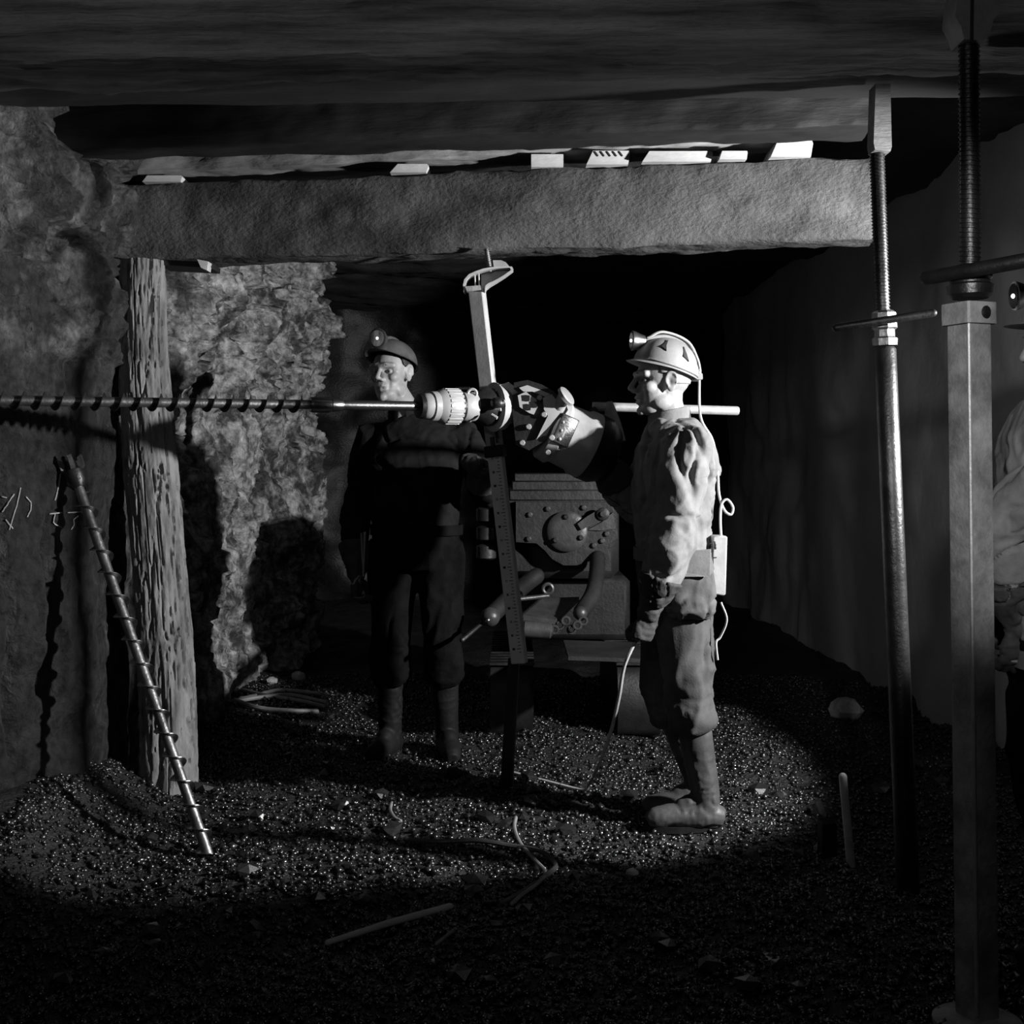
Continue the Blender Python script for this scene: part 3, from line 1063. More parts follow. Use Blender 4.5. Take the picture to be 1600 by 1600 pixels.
def person(name, label, base, ang, J):
    base = Vector(base)
    F = Vector((math.cos(ang), math.sin(ang), 0))
    Lv = Vector((-math.sin(ang), math.cos(ang), 0))
    root = thing(name, label, 'person', base)

    def W(l, f, z):
        return base + Lv * l + F * f + Vector((0, 0, z))

    def WJ(k):
        return W(*J[k])
    # head frame
    hy, hp = math.radians(J.get('head_yaw', 0)), math.radians(J.get('head_pitch', 0))
    hF = (F * math.cos(hy) + Lv * math.sin(hy))
    hX = Vector((0, 0, 1)).cross(hF).normalized()
    hFp = (hF * math.cos(hp) + Vector((0, 0, 1)) * math.sin(hp)).normalized()
    hU = hFp.cross(hX).normalized()
    if hU.z < 0:
        hU = -hU
    H = WJ('head')
    k = J.get('head_scale', 1.0)

    def Hd(x, y, z):
        return H + hX * (x * k) + hFp * (y * k) + hU * (z * k)
    hax = (hX, hFp, hU)

    def hell(mb, c, r, **kw):
        mb.ell(Hd(*c), (r[0] * k, r[1] * k, r[2] * k), hax, **kw)

    # --- body: one continuous surface
    mb = MB()
    hell(mb, (0, -.012, .028), (.076, .097, .090), n=28, m=20)
    hell(mb, (0, .030, -.040), (.060, .060, .076), n=24, m=16)
    hell(mb, (0, .040, -.085), (.046, .046, .034), n=20, m=12)
    hell(mb, (0, .078, -.100), (.020, .016, .018))
    for s in (-1, 1):
        hell(mb, (s * .043, .054, -.018), (.023, .027, .022))
        hell(mb, (s * .050, .012, -.070), (.016, .035, .028))
        hell(mb, (s * .013, .099, -.028), (.010, .012, .009))
        # ear
        ec = Hd(s * .075, -.014, -.006)
        mb.ell(ec, (.0075 * k, .020 * k, .033 * k), ((hX + hFp * (.2 * s)).normalized(), (hFp - hX * (.2 * s)).normalized(), hU))
        rim = [Hd(s * (.079 + .004 * abs(math.sin(t)) - .004 * math.cos(t)), -.016 + .019 * math.cos(t), .004 + .028 * math.sin(t)) for t in np.linspace(-.9, 3.6, 12)]
        mb.tube(rim, .0048 * k, 8, round_=True)
    mb.tube([Hd(-.052, .070, .030), Hd(-.025, .086, .031), Hd(0, .088, .028), Hd(.025, .086, .031), Hd(.052, .070, .030)], .0125 * k, 10, round_=True)
    mb.tube([Hd(0, .086, .024), Hd(0, .100, .004), Hd(0, .113, -.018)], [.0085 * k, .0095 * k, .0115 * k], 12, round_=True)
    mb.tube([Hd(-.024, .082, -.055), Hd(-.010, .092, -.052), Hd(.010, .092, -.052), Hd(.024, .082, -.055)], .0068 * k, 8, round_=True)
    mb.tube([Hd(-.021, .082, -.068), Hd(0, .091, -.069), Hd(.021, .082, -.068)], .0078 * k, 8, round_=True)
    nb = WJ('neck')
    mb.tube([Hd(0, -.02, -.03), Hd(0, -.018, -.075), nb, nb + Vector((0, 0, -.06))], [.056 * k, .056 * k, .062, .08], 20)
    ring = lambda z, f, hl, hd_, l=0.0, n=28, e=.85: [W(l + hl * math.copysign(abs(math.cos(a)) ** e, math.cos(a)),
                                                        f + hd_ * math.copysign(abs(math.sin(a)) ** e, math.sin(a)), z)
                                                      for a in np.linspace(0, 2 * PI, n, endpoint=False)]
    T = J['torso']
    mb.rings([ring(z, f, hl * .9, hd_ * .9) for z, f, hl, hd_ in T])
    for sd in 'LR':
        mb.tube([WJ('sh' + sd), WJ('el' + sd), WJ('wr' + sd)], [.050, .040, .027], 14, round_=True)
        mb.tube([WJ('hip' + sd), WJ('kn' + sd), WJ('an' + sd)], [.080, .055, .040], 16, round_=True)
        an, td = WJ('an' + sd), J['toe' + sd]
        tdir = (F * math.cos(td) + Lv * math.sin(td))
        zf = base.z + .035
        mb.tube([an, Vector((an.x, an.y, zf + .01)) - tdir * .02, Vector((an.x, an.y, zf)) + tdir * .15], [.036, .034, .026], 12, round_=True)
    hands = {}
    for sd in 'LR':
        hd = J['hand' + sd]
        dd = Lv * hd['d'][0] + F * hd['d'][1] + Vector((0, 0, hd['d'][2]))
        nn = Lv * hd['n'][0] + F * hd['n'][1] + Vector((0, 0, hd['n'][2]))
        dd.normalize()
        nn = (nn - dd * nn.dot(dd)).normalized()
        ss = dd.cross(nn) * (1 if sd == 'L' else -1) * hd.get('flip', 1)
        hands[sd] = (WJ('wr' + sd), dd, nn, ss, hd.get('curl', (35, 45, 30)))
        hand(mb, *hands[sd])
    v, nrm, f = remesh(mb, 0.0048, 2)
    # sockets, mouth line, ear hollows
    h0 = np.array(H)
    lx = (v - h0) @ np.array(hX) / k
    ly = (v - h0) @ np.array(hFp) / k
    lz = (v - h0) @ np.array(hU) / k
    front = sstep(.03, .06, ly)
    dep = np.zeros(len(v))
    for s in (-1, 1):
        dep += .017 * np.exp(-(((lx - s * .031) / .017) ** 2 + ((lz - .008) / .011) ** 2)) * front
        dep -= .004 * np.exp(-(((lx - s * .031) / .014) ** 2 + ((lz - .016) / .004) ** 2)) * front
        dep += .005 * np.exp(-(((lx - s * .034) / .008) ** 2 + ((lz + .045) / .018) ** 2)) * front
        dep += .006 * np.exp(-(((lx - s * .012) / .004) ** 2 + ((lz + .036) / .004) ** 2)) * front
    dep += .007 * np.exp(-((lx / .024) ** 2 + ((lz + .061) / .0028) ** 2)) * front
    dep += .003 * np.exp(-((lx / .03) ** 2 + ((lz + .083) / .006) ** 2)) * front
    v = v - np.array(hFp)[None] * (dep * k)[:, None]
    for s in (-1, 1):
        e = .007 * np.exp(-(((ly + .010) / .009) ** 2 + ((lz + .004) / .014) ** 2)) * (lx * s > .07)
        v = v - np.array(hX)[None] * (s * e * k)[:, None]
    mk('body', v, f, 'skin', root, 180)
    for s in (-1, 1):
        eb = MB().ell(Hd(s * .031, .0645, .006), (.0125 * k, .0125 * k, .0125 * k), hax, n=16, m=12).build('eye', 'eye_white', root)
        gz = (hFp + hX * J.get('gaze', 0.0)).normalized()
        MB().ell(Hd(s * .031, .0645, .006) + gz * .0105 * k, (.0055 * k, .0035 * k, .0055 * k), hax, n=10, m=6).build('iris', 'ink', eb)
        MB().tube([Hd(s * .014, .090, .026), Hd(s * .030, .093, .033), Hd(s * .050, .079, .029)], [.0035, .0042, .003], 6, flat=.7).build('eyebrow', 'hair', root)
    # short hair under the helmet
    hv = []
    rings = []
    for t in np.linspace(-0.50, 1.2, 14):
        rr = []
        for a in np.linspace(0.30 * PI + PI / 2 - .62, 2 * PI + PI / 2 - .30 * PI + .62, 40) if False else np.linspace(0, 2 * PI, 40, endpoint=False):
            x, y = math.sin(a), math.cos(a)           # y forward
            lim = -0.42 if y < -.25 else (0.02 if y < .35 else .55)
            tt = max(t, lim)
            rr.append(Hd(.0795 * x * math.cos(tt), -.012 + .100 * y * math.cos(tt), .028 + .094 * math.sin(tt)))
        rings.append(rr)
    MB().rings(rings).build('hair', J.get('hair', 'hair'), root, 180)

    # --- shirt / jacket
    g = J.get('loose', .014)
    mb = MB()
    zc = J['shirt_bottom']
    tt = [r for r in T if r[0] >= zc - .001]
    if J.get('skirt'):
        tt = [(zc, tt[0][1], tt[0][2] + .03, tt[0][3] + .03)] + tt[0:]
    mb.rings([ring(z, f_, hl + g, hd_ + g) for z, f_, hl, hd_ in tt])
    for sd in 'LR':
        sh, el, wr = WJ('sh' + sd), WJ('el' + sd), WJ('wr' + sd)
        wr = el.lerp(wr, J.get('cuff', .93))
        pts = [W(J['sh' + sd][0] * .45, J['sh' + sd][1], J['sh' + sd][2] - .005), sh, sh.lerp(el, .35), sh.lerp(el, .7), el, el.lerp(wr, .35), el.lerp(wr, .75), wr]
        sw = J.get('sleeve', 1.0)
        mb.tube(pts, [.082] + [q_ * sw for q_ in (.078, .071, .065, .061, .058, .052, .046)], 18)
    v, nrm, f = remesh(mb, 0.006, 3)
    fa = J.get('fold', .011)
    v = folds(v, nrm, J.get('fold_dir', (.4, .1, -.9)), 13, fa, J['seed'])
    v = folds(v, nrm, J.get('fold_dir2', (.8, .2, .55)), 19, fa * .5, J['seed'] + 40)
    mk('shirt', v, f, J['shirt'], root, 180)
    # collar: a stand-up band round the neck
    rings = []
    cn = nb + Vector((0, 0, .002)) + F * .006
    for a in np.linspace(.25, 2 * PI - .25, 40):
        o_ = (F * math.cos(a) * .079 + Lv * math.sin(a) * .074)
        zt = .030 - .014 * math.cos(a) * -1
        q = cn + o_
        rings.append([q + Vector((0, 0, -.030 - .03 * max(0, math.cos(a)))), q - o_ * .05 + Vector((0, 0, zt - .03 * math.cos(a))), q - o_ * .12 + Vector((0, 0, zt - .03 * math.cos(a))),
                      q - o_ * .07 + Vector((0, 0, -.035))])
    MB().rings(rings).build('collar', J['shirt'], root, 60)
    # --- trousers
    mb = MB()
    tz = J.get('trouser_top', 1.0)
    lo = [r for r in T if r[0] <= tz]
    mb.rings([ring(z, f_, hl + .012, hd_ + .012) for z, f_, hl, hd_ in lo])
    bz = J.get('trouser_bottom', .30)
    for sd in 'LR':
        hi, kn, an = WJ('hip' + sd), WJ('kn' + sd), WJ('an' + sd)
        t = max(0, min(1, (kn.z - base.z - bz) / max(.01, kn.z - an.z)))
        low = kn.lerp(an, t)
        mb.tube([hi + Vector((0, 0, .06)), hi, hi.lerp(kn, .45), hi.lerp(kn, .85), kn, kn.lerp(low, .45), kn.lerp(low, .8), low],
                [.10, .112, .097, .083, .080, .083, .088, .070] if J.get('bloused', True) else [.10, .112, .097, .083, .078, .074, .07, .068], 18)
    v, nrm, f = remesh(mb, 0.008, 3)
    zl = v[:, 2] - base.z
    v = folds(v, nrm, (.25, .05, .97), 11, .015, J['seed'] + 7)
    kw = np.exp(-((zl - bz - .10) / .10) ** 2)
    v2 = folds(v, nrm, (1, .2, -.3), 22, .014, J['seed'] + 9, stretch=.25)
    v = v + (v2 - v) * kw[:, None]
    mk('trousers', v, f, J['trouser'], root, 180)
    # --- boots
    for sd in 'LR':
        an, td = WJ('an' + sd), J['toe' + sd]
        kn = WJ('kn' + sd)
        tdir = (F * math.cos(td) + Lv * math.sin(td))
        zb = base.z
        ht = an.lerp(kn, min(1, (bz + .06 - (an.z - zb)) / (kn.z - an.z)))
        mb = MB()
        mb.tube([ht, an.lerp(ht, .5), an, Vector((an.x, an.y, zb + .06))], [.062, .056, .050, .046], 18)
        pts, rr = [], []
        for t, r in ((-.058, .036), (-.035, .046), (.03, .052), (.08, .048), (.13, .044), (.18, .038), (.205, .026)):
            pts.append(Vector((an.x, an.y, zb + .012 + r * .86)) + tdir * t)
            rr.append(r)
        mb.tube(pts, rr, 16, round_=False)
        mb.ell(Vector((an.x, an.y, zb + .085)) + tdir * .035, (.075, .040, .045), (tdir, Vector((0, 0, 1)).cross(tdir), Vector((0, 0, 1))))
        v, nrm, f = remesh(mb, 0.006, 4)
        v[:, 2] = np.maximum(v[:, 2], zb + .018)
        v = folds(v, nrm, Lv, 24, .004, J['seed'] + 21)
        bo = mk('boot', v, f, J['boot'], root, 180)
        u = Vector((0, 0, 1)).cross(tdir)
        sole = []
        for a in np.linspace(0, 2 * PI, 30, endpoint=False):
            lx_ = math.cos(a)
            cx = .073 + .138 * lx_
            wd = (.046 if lx_ > 0 else .039) * abs(math.sin(a)) ** .75
            sole.append(Vector((an.x, an.y, zb + .013)) + tdir * cx + u * math.copysign(wd, math.sin(a)))
        MB().prism(sole, (0, 0, .022)).build('sole', 'black_rubber', bo)
    # --- gloves
    for sd in J.get('gloves', ''):
        mb = MB()
        wr_, dd, nn, ss, cu = hands[sd]
        hand(mb, wr_, dd, nn, ss, cu, grow=.0035)
        el = WJ('el' + sd)
        mb.tube([wr_ + dd * .02, wr_, wr_.lerp(el, .22), wr_.lerp(el, .5)], [.030, .036, .056, .076], 18)
        v, nrm, f = remesh(mb, 0.005, 2)
        v = folds(v, nrm, Lv * .8 + F * .6, 26, .007, J['seed'] + 31, stretch=.35)
        mk('glove', v, f, 'glove', root, 180)
    # --- belt
    b = min(T, key=lambda r: abs(r[0] - J.get('belt_z', .98)))
    rg = [[ring(b[0] + dz, b[1], b[2] + gg, b[3] + gg, n=40)[i] for i in range(40)] for dz, gg in ((-.022, .020), (-.022, .030), (.022, .030), (.022, .020))]
    MB().rings(rg, cap=False, closed=True).build('belt', J.get('belt', 'strap'), root)
    # --- helmet
    hz = J.get('helmet', {})
    tilt = math.radians(hz.get('tilt', 14))
    hc = (0, -.016, hz.get('z', .050))
    def Hel(x, y, z):
        c, s_ = math.cos(tilt), math.sin(tilt)
        return Hd(hc[0] + x, hc[1] + y * c - z * s_, hc[2] + y * s_ + z * c)
    RX, RY, RZ = .096, .120, hz.get('h', .112)
    def shell(off, brim):
        rings = []
        for t in list(np.linspace(PI / 2 - .08, 0.0, 12)):
            rings.append([Hel((RX + off) * math.sin(a) * math.cos(t), (RY + off) * math.cos(a) * math.cos(t), (RZ + off) * math.sin(t))
                          for a in np.linspace(0, 2 * PI, 48, endpoint=False)])
        for e in (0.35, 1.0):
            rings.append([Hel((RX + off + e * .006) * math.sin(a), (RY + off) * math.cos(a) + e * (brim * max(0, math.cos(a)) ** 1.7 + .006 * math.cos(a)),
                              -e * (.004 + .010 * max(0, math.cos(a)))) for a in np.linspace(0, 2 * PI, 48, endpoint=False)])
        return rings
    o_, i_ = shell(0, hz.get('brim', .052)), shell(-.0045, hz.get('brim', .052) - .001)
    he = MB().rings(o_ + i_[::-1]).build('helmet', hz['mat'], root, 50)
    # crown ridge and rim bead
    rp = [Hel(0, (RY + .004) * math.cos(t), (RZ + .004) * math.sin(t)) for t in np.linspace(.35, PI - .12, 22)]
    MB().tube(rp, .0085, 10, flat=1.0, round_=True, hint=hX).build('crown_ridge', hz['mat'], he)
    if hz.get('vents'):
        for s in (-1, 1):
            for a, t0 in ((1.15, .55), (1.95, .45), (2.75, .42)):
                c0 = lambda aa, t: Hel((RX + .001) * s * math.sin(aa) * math.cos(t), (RY + .001) * math.cos(aa) * math.cos(t), (RZ + .001) * math.sin(t))
                tri = [c0(a + .10, t0 - .10), c0(a - .12, t0), c0(a - .07, t0 + .42), c0(a + .02, t0 + .10)]
                nv = (tri[0] - H).normalized()
                MB().prism(tri, nv * .007).build('vent_slot', 'ink', he)
        MB().tube([Hel((RX + .001) * math.sin(a), (RY + .001) * math.cos(a), .006) for a in np.linspace(.9, 2 * PI - .9, 30)], .0026, 6).build('rim_seam', 'strap', he)
        MB().box(Hel(0, -RY - .002, .012), (.05, .022, .022), (hX, hFp, hU)).build('cable_clip', hz['mat'], he)
    # --- head lamp
    lk = hz.get('lamp', 1.0)
    lp = Hel(0, RY * .90, RZ * .62)
    lf = (hFp * .97 + hU * .05).normalized()
    lam = MB().lathe(lp - lf * .010, lf, [(0, .012), (.004, .020 * lk), (.022, .026 * lk), (.040, .034 * lk), (.050, .036 * lk), (.052, .031 * lk), (.046, .029 * lk)], 24).build('head_lamp', 'steel' if hz.get('chrome') else 'worn_steel', root)
    MB().lathe(lp + lf * .034, lf, [(0, .006), (.002, .016), (.006, .026 * lk), (.009, .029 * lk), (.0095, .029 * lk)], 24).build('lens', 'lens', lam)
    MB().ell(lp + lf * .042, (.006, .006, .006), n=10, m=6).build('bulb', 'bulb', lam)
    MB().box(lp - lf * .006 - hU * .028, (.030, .018, .045), (hX, lf, hU)).build('lamp_bracket', 'strap', lam)
    return root, W, Hd, Hel, hands, (RX, RY, RZ)


def scaled_torso(rows, k=1.0, df=0.0):
    return [(z * k, f + df, a, b) for z, f, a, b in rows]


M1 = (0.65, 4.56, 0.0)
T1 = [(.80, .055, .150, .105), (.88, .062, .165, .118), (.96, .074, .160, .112), (1.06, .082, .155, .112), (1.16, .080, .165, .122),
      (1.26, .068, .178, .128), (1.34, .070, .175, .118), (1.395, .072, .135, .090), (1.43, .075, .085, .068)]
J1 = dict(sleeve=1.13, cuff=.66, hair='skin', head=(0, .118, 1.568), neck=(0, .085, 1.435), head_yaw=8, head_pitch=-2, torso=T1, head_scale=1.0,
          shL=(.185, .055, 1.335), elL=(.245, .105, 1.01), wrL=(.235, .190, .775),
          shR=(-.185, .075, 1.335), elR=(-.26, .20, 1.12), wrR=(-.16, .32, 1.30),
          hipL=(.095, .062, .86), knL=(.105, .035, .47), anL=(.10, -.025, .125), toeL=0.06,
          hipR=(-.095, .075, .86), knR=(-.08, .10, .47), anR=(-.045, -.03, .125), toeR=-.05,
          handL=dict(d=(-.10, .22, -.95), n=(-.75, .55, 0), curl=(62, 80, 45)),
          handR=dict(d=(.2, .35, .75), n=(.2, .85, -.3), curl=(50, 70, 40)),
          seed=101, shirt='denim', trouser='trouser', boot='boot_leather', shirt_bottom=.96, belt_z=.96,
          gloves='LR', fold=.015, fold_dir=(.42, .0, -.9), trouser_bottom=.345,
          helmet=dict(mat='helmet_pale', tilt=20, vents=True, chrome=True, h=.112, z=.046, brim=.018))
r1, W1, Hd1, Hel1, hands1, RR = person('person', 'miner in pale shirt and pale helmet seen from the side, holding a thin hose', M1, PI, J1)
# lamp cord over the helmet, down the back, round to the battery
q = [Hel1(0, RR[1] * .80, RR[2] * .75), Hel1(.012, .05, RR[2] + .010), Hel1(.012, -.05, RR[2] + .004), Hel1(.008, -.115, .045), Hel1(0, -RR[1] - .012, -.002),
     W1(.05, -.015, 1.44), W1(.06, -.055, 1.36), W1(.06, -.072, 1.26)]
q += [W1(.06, -.078, 1.17), W1(.07, -.095, 1.115), W1(.07, -.118, 1.10), W1(.07, -.125, 1.125), W1(.07, -.105, 1.152), W1(.07, -.085, 1.135), W1(.075, -.080, 1.08), W1(.08, -.082, 1.02)]
MB().tube(spline(q, 8), .0048, 8).build('lamp_cord', 'cable_pale', r1)
bt_ = MB().box(W1(.085, -.068, .925), (.05, .09, .205), (Vector((1, 0, -.03)).normalized(), Vector((0, 1, 0)), Vector((.03, 0, 1)).normalized())).build('lamp_battery', 'pale_paint', r1)
for st in ([(1109, 850), (1116, 846), (1119, 852)], [(1110, 858), (1118, 853)], [(1113, 846), (1115, 862)], [(1112, 871), (1120, 871)], [(1117, 846), (1119, 858)]):
    MB().tube([P(a, b, 4.56 - .085 - .0465) for a, b in st], .0016, 6).build('paint_mark', 'ink', bt_)
# tool pouch hung at the left hip
pc = W1(.185, .045, .862)
mb = MB()
rings = []
for t, hw, hh in ((.11, .07, .030), (.09, .078, .042), (.02, .086, .055), (-.05, .088, .058), (-.09, .082, .05), (-.115, .06, .03)):
    rings.append([pc + Vector((math.copysign(abs(math.cos(a)) ** .6, math.cos(a)) * hw - .04 * t, math.copysign(abs(math.sin(a)) ** .7, math.sin(a)) * hh, t)) for a in np.linspace(0, 2 * PI, 28, endpoint=False)])
mb.rings(rings)
v, nrm, f = remesh(mb, .006, 2)
v = folds(v, nrm, (.3, 0, 1), 18, .006, 77)
po = mk('tool_pouch', v, f, 'canvas_bag', r1, 180)
fl = [pc + Vector((x, -.052 - .012 * math.cos(x * 18), z)) for x, z in ((-.075, .115), (.062, .125), (.078, .06), (.06, .035), (-.06, .035), (-.085, .06))]
MB().prism(fl, (0, .012, 0)).build('pouch_flap', 'denim', po)
MB().ell(pc + Vector((-.055, -.07, .05)), (.006, .005, .006), n=10, m=6).build('snap_button', 'steel', po)
MB().tube(spline([W1(.15, -.07, .80), W1(.15, -.09, .74), W1(.14, -.07, .68), W1(.14, -.055, .66), W1(.14, -.06, .60)], 6), .004, 6).build('hanging_strap', 'cable_pale', r1)

# thin hose in his left hand
wr_, dd, nn, ss, cu = hands1['L']
gp0 = wr_ + dd * .10 + nn * .022
hz_ = [gp0 + Vector((.02, 0, .03)), gp0, P(976, 1040, 4.36), P(967, 1090, 4.42), P(954, 1145, 4.55), P(937, 1192, 4.72)]
e = G(910, 1240, .012)
hz_ += [P(920, 1226, 4.90), e, e + Vector((-.12, .12, .0)), Vector((e.x - .3, e.y + .3, fh(e.x - .3, e.y + .3) + .012))]
tag(MB().tube(spline(hz_, 8), .0062, 8).build('thin_hose', 'cable_pale', None), 'thin pale hose hanging from the gloved hand of the side-on miner down to the floor', 'hose')

# ---- second miner, behind the drill
M2 = (-0.415, 5.58, 0.0)
K = 1.035
T2 = [(z * K, f, a * 1.04, b * 1.03) for z, f, a, b in [(.80, .0, .155, .11), (.88, .0, .168, .122), (.96, .005, .165, .118), (1.06, .01, .165, .12), (1.16, .012, .175, .125),
      (1.26, .010, .19, .128), (1.34, .004, .185, .115), (1.40, -.002, .145, .09), (1.435, -.004, .088, .068)]]
J2 = dict(head=(-.105, .035, 1.672), neck=(-.05, .010, 1.515), head_yaw=-22, head_pitch=-3, torso=T2, gaze=.25, head_scale=1.03,
          shL=(.205, .0, 1.39), elL=(.315, .07, 1.14), wrL=(.31, .29, 1.27),
          shR=(-.205, .0, 1.39), elR=(-.275, -.02, 1.06), wrR=(-.25, .08, .80),
          hipL=(.10, .0, .88), knL=(.12, .04, .48), anL=(.13, -.02, .125), toeL=0.25,
          hipR=(-.10, .0, .88), knR=(-.11, .03, .48), anR=(-.12, -.02, .125), toeR=-.25,
          handL=dict(d=(-.15, .9, .35), n=(-.3, -.1, -.9), curl=(30, 40, 30)),
          handR=dict(d=(.05, .15, -.98), n=(.9, .2, 0), curl=(40, 55, 35)),
          seed=201, shirt='shade_denim', trouser='black_cloth', boot='black_rubber', shirt_bottom=.96 * K, belt_z=.96 * K, gloves='LR', cuff=.66, fold=.011,
          fold_dir=(.2, .1, -.95), trouser_bottom=.33, trouser_top=1.05, belt='black_cloth',
          helmet=dict(mat='helmet_dark', tilt=22, h=.092, z=.048, brim=.05, lamp=1.2))
r2, W2, Hd2, Hel2, hands2, RR2 = person('person', 'miner in shade-darkened clothes and dark helmet standing behind the drill, head turned left', M2, -PI / 2 - .08, J2)
# spanner at his belt
MB().tube([W2(-.20, .15, .99), W2(-.205, .16, .80)], [.007, .005], 8, flat=.5).build('belt_spanner', 'worn_steel', r2)
MB().tube([W2(-.215, .155, .985), W2(-.205, .16, .82)], [.005, .004], 8, flat=.5).build('belt_spanner', 'worn_steel', r2)
MB().ell(W2(.02, .148, 1.29), (.008, .005, .008), n=10, m=6).build('shirt_button', 'steel', r2)

# ---- third miner at the right edge
M3 = (1.44, 3.14, 0.0)
J3 = dict(J1)
J3.update(head=(.0, .075, 1.565), neck=(0, .055, 1.425), head_yaw=0, head_pitch=-6, head_scale=1.0,
          shL=(.19, .06, 1.335), elL=(.06, .27, 1.12), wrL=(.02, .20, .88),
          shR=(-.19, .05, 1.335), elR=(-.24, .02, 1.05), wrR=(-.20, .16, .92),
          handL=dict(d=(-.1, .1, -.95), n=(-.9, .1, 0), curl=(40, 50, 35)),
          handR=dict(d=(.0, .4, -.8), n=(.8, .1, 0), curl=(40, 50, 35)),
          torso=[(z, f * .9, a + .012, b + .026) for z, f, a, b in T1], seed=301, shirt='jacket', trouser='black_cloth', boot='black_rubber',
          shirt_bottom=.80, skirt=True, gloves='LR', cuff=.66, hair='hair', belt_z=.80, belt='jacket', fold=.014, fold_dir=(.75, .1, .5),
          helmet=dict(mat='helmet_pale', tilt=10, h=.105, z=.05, brim=.04, chrome=True))
r3, W3, Hd3, Hel3, hands3, RR3 = person('person', 'miner in a grey jacket cut off by the right edge behind the square jack', M3, PI, J3)


# ------------------------------------------------------------------ roof jacks
def helix_screw(mb, a, b, r, pitch):
    mb.cyl(a, b, r * .86, n=14)
    return helix(mb, a, Vector(b) - Vector(a), (Vector(b) - Vector(a)).length, r * .8, r, pitch, pitch * .22, per=12)


# slim round jack
a, b = P(1383, 546, 3.80), P(1420, 1390, 3.82)
b.z = -.03
j1 = thing('roof_jack', 'slim round steel roof jack with a cross bar, propping the end of the crossbar', 'jack', (b.x, b.y, 0))
MB().tube([b, b.lerp(a, .2), b.lerp(a, .6), a, a + (a - b).normalized() * .008], [.034, .0335, .033, .032, .026], 24).build('tube', 'dark_steel', j1)
MB().lathe((b.x, b.y, -.02), (0, 0, 1), [(0, .075), (.012, .075), (.022, .045)], 20).build('foot_plate', 'dark_steel', j1)
s0, s1 = P(1381, 535, 3.80), P(1370, 240, 3.80)
helix_screw(MB(), s0, s1, .0235, .010).build('jack_screw', 'dark_steel', j1)
n0 = P(1383, 540, 3.80)
dj = (s1 - s0).normalized()
mbn = MB().lathe(n0, dj, [(0, .037), (.02, .039), (.026, .031), (.046, .031), (.052, .039), (.096, .037), (.103, .029)], 8)
nut = mbn.build('nut', 'worn_steel', j1, 20)
MB().tube([P(1306, 512, 3.76), P(1458, 489, 3.72)], .0115, 14, round_=True).build('cross_bar', 'black_steel', j1)
c = P(1371, 196, 3.80)
tag(MB().prism([P(x, y, 3.82) for x, y in [(1363, 136), (1386, 136), (1388, 234), (1386, 241), (1362, 238), (1360, 228)]], (0, .07, 0)).build('cap_block', 'header_wood', None),
    'upright wooden cap block on top of the slim round jack', 'block')

# square jack at the right
jb0 = Vector((P(1527, 1560, 2.95).x, 2.95, -.03))
jt0 = P(1514, 505, 2.95)
j2 = thing('roof_jack', 'heavy square steel roof jack with a turning bar near the right edge', 'jack', (jb0.x, jb0.y, 0))
dj = (jt0 - jb0).normalized()
def square_tube(mb, a, b, half, rnd=.18):
    d_ = (Vector(b) - Vector(a)).normalized()
    e1 = (Vector((1, 0, 0)) - d_ * d_.x).normalized()
    e2 = d_.cross(e1)
    prof = []
    for kx in range(4):
        an_ = kx * PI / 2 - PI / 2 - math.radians(20)
        for da in (-.16, -.05, .05, .16):
            rr = half * (1 - rnd * .35 * (abs(da) / .16) ** 1.5)
            prof.append((an_ + da, rr))
    return mb.rings([[Vector(p) + e1 * (r * math.cos(t)) + e2 * (r * math.sin(t)) for t, r in prof] for p in (a, b)])
m_ = bpy.data.materials['grey_iron']
square_tube(MB(), jb0, jt0, .0475).build('square_tube', 'grey_iron', j2, 30)
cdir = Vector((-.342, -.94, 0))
MB().tube([jb0 + cdir * .0455 + dj * .05, jt0 + cdir * .0455], .0052, 8).build('corner_highlight', 'zinc_bar', j2)  # added pale strip that paints the highlight along the worn corner
MB().lathe((jb0.x, jb0.y, -.02), (0, 0, 1), [(0, .10), (.014, .10), (.026, .06)], 24).build('foot_plate', 'grey_iron', j2)
square_tube(MB(), jt0 - dj * .004, jt0 + dj * .045, .060).build('clamp_collar', 'grey_iron', j2, 30)
bq = P(1541, 487, 2.905)
MB().lathe(bq + Vector((0, .012, 0)), (.5, -.85, 0), [(0, .015), (.007, .015), (.010, .010)], 16).build('clamp_bolt', 'dark_steel', j2)
nz = P(1516, 464, 2.95)
MB().lathe(nz - dj * .004, dj, [(0, .040), (.009, .050), (.030, .052), (.035, .045), (.042, .045), (.048, .050), (.071, .045), (.078, .030)], 24).build('nut', 'dark_steel', j2, 30)
helix_screw(MB(), nz + dj * .05, P(1514, 70, 2.95), .0245, .011).build('jack_screw', 'dark_steel', j2)
MB().tube([P(1448, 434, 2.99), P(1520, 422, 2.89), P(1640, 400, 2.80)], .017, 16, round_=True).build('turning_bar', 'black_steel', j2)
# pale cast head under the roof beam
hd_ = [(1496, 71), (1491, 52), (1482, 36), (1487, -8), (1551, -8), (1553, 30), (1541, 40), (1535, 66), (1525, 73)]
MB().prism([P(x, y, 2.95) for x, y in hd_], (0, .09, 0)).build('jack_head', 'zinc_bar', j2)
MB().tube([P(1518, 66, 2.905), P(1519, -8, 2.905)], .004, 6).build('head_groove', 'ink', j2)

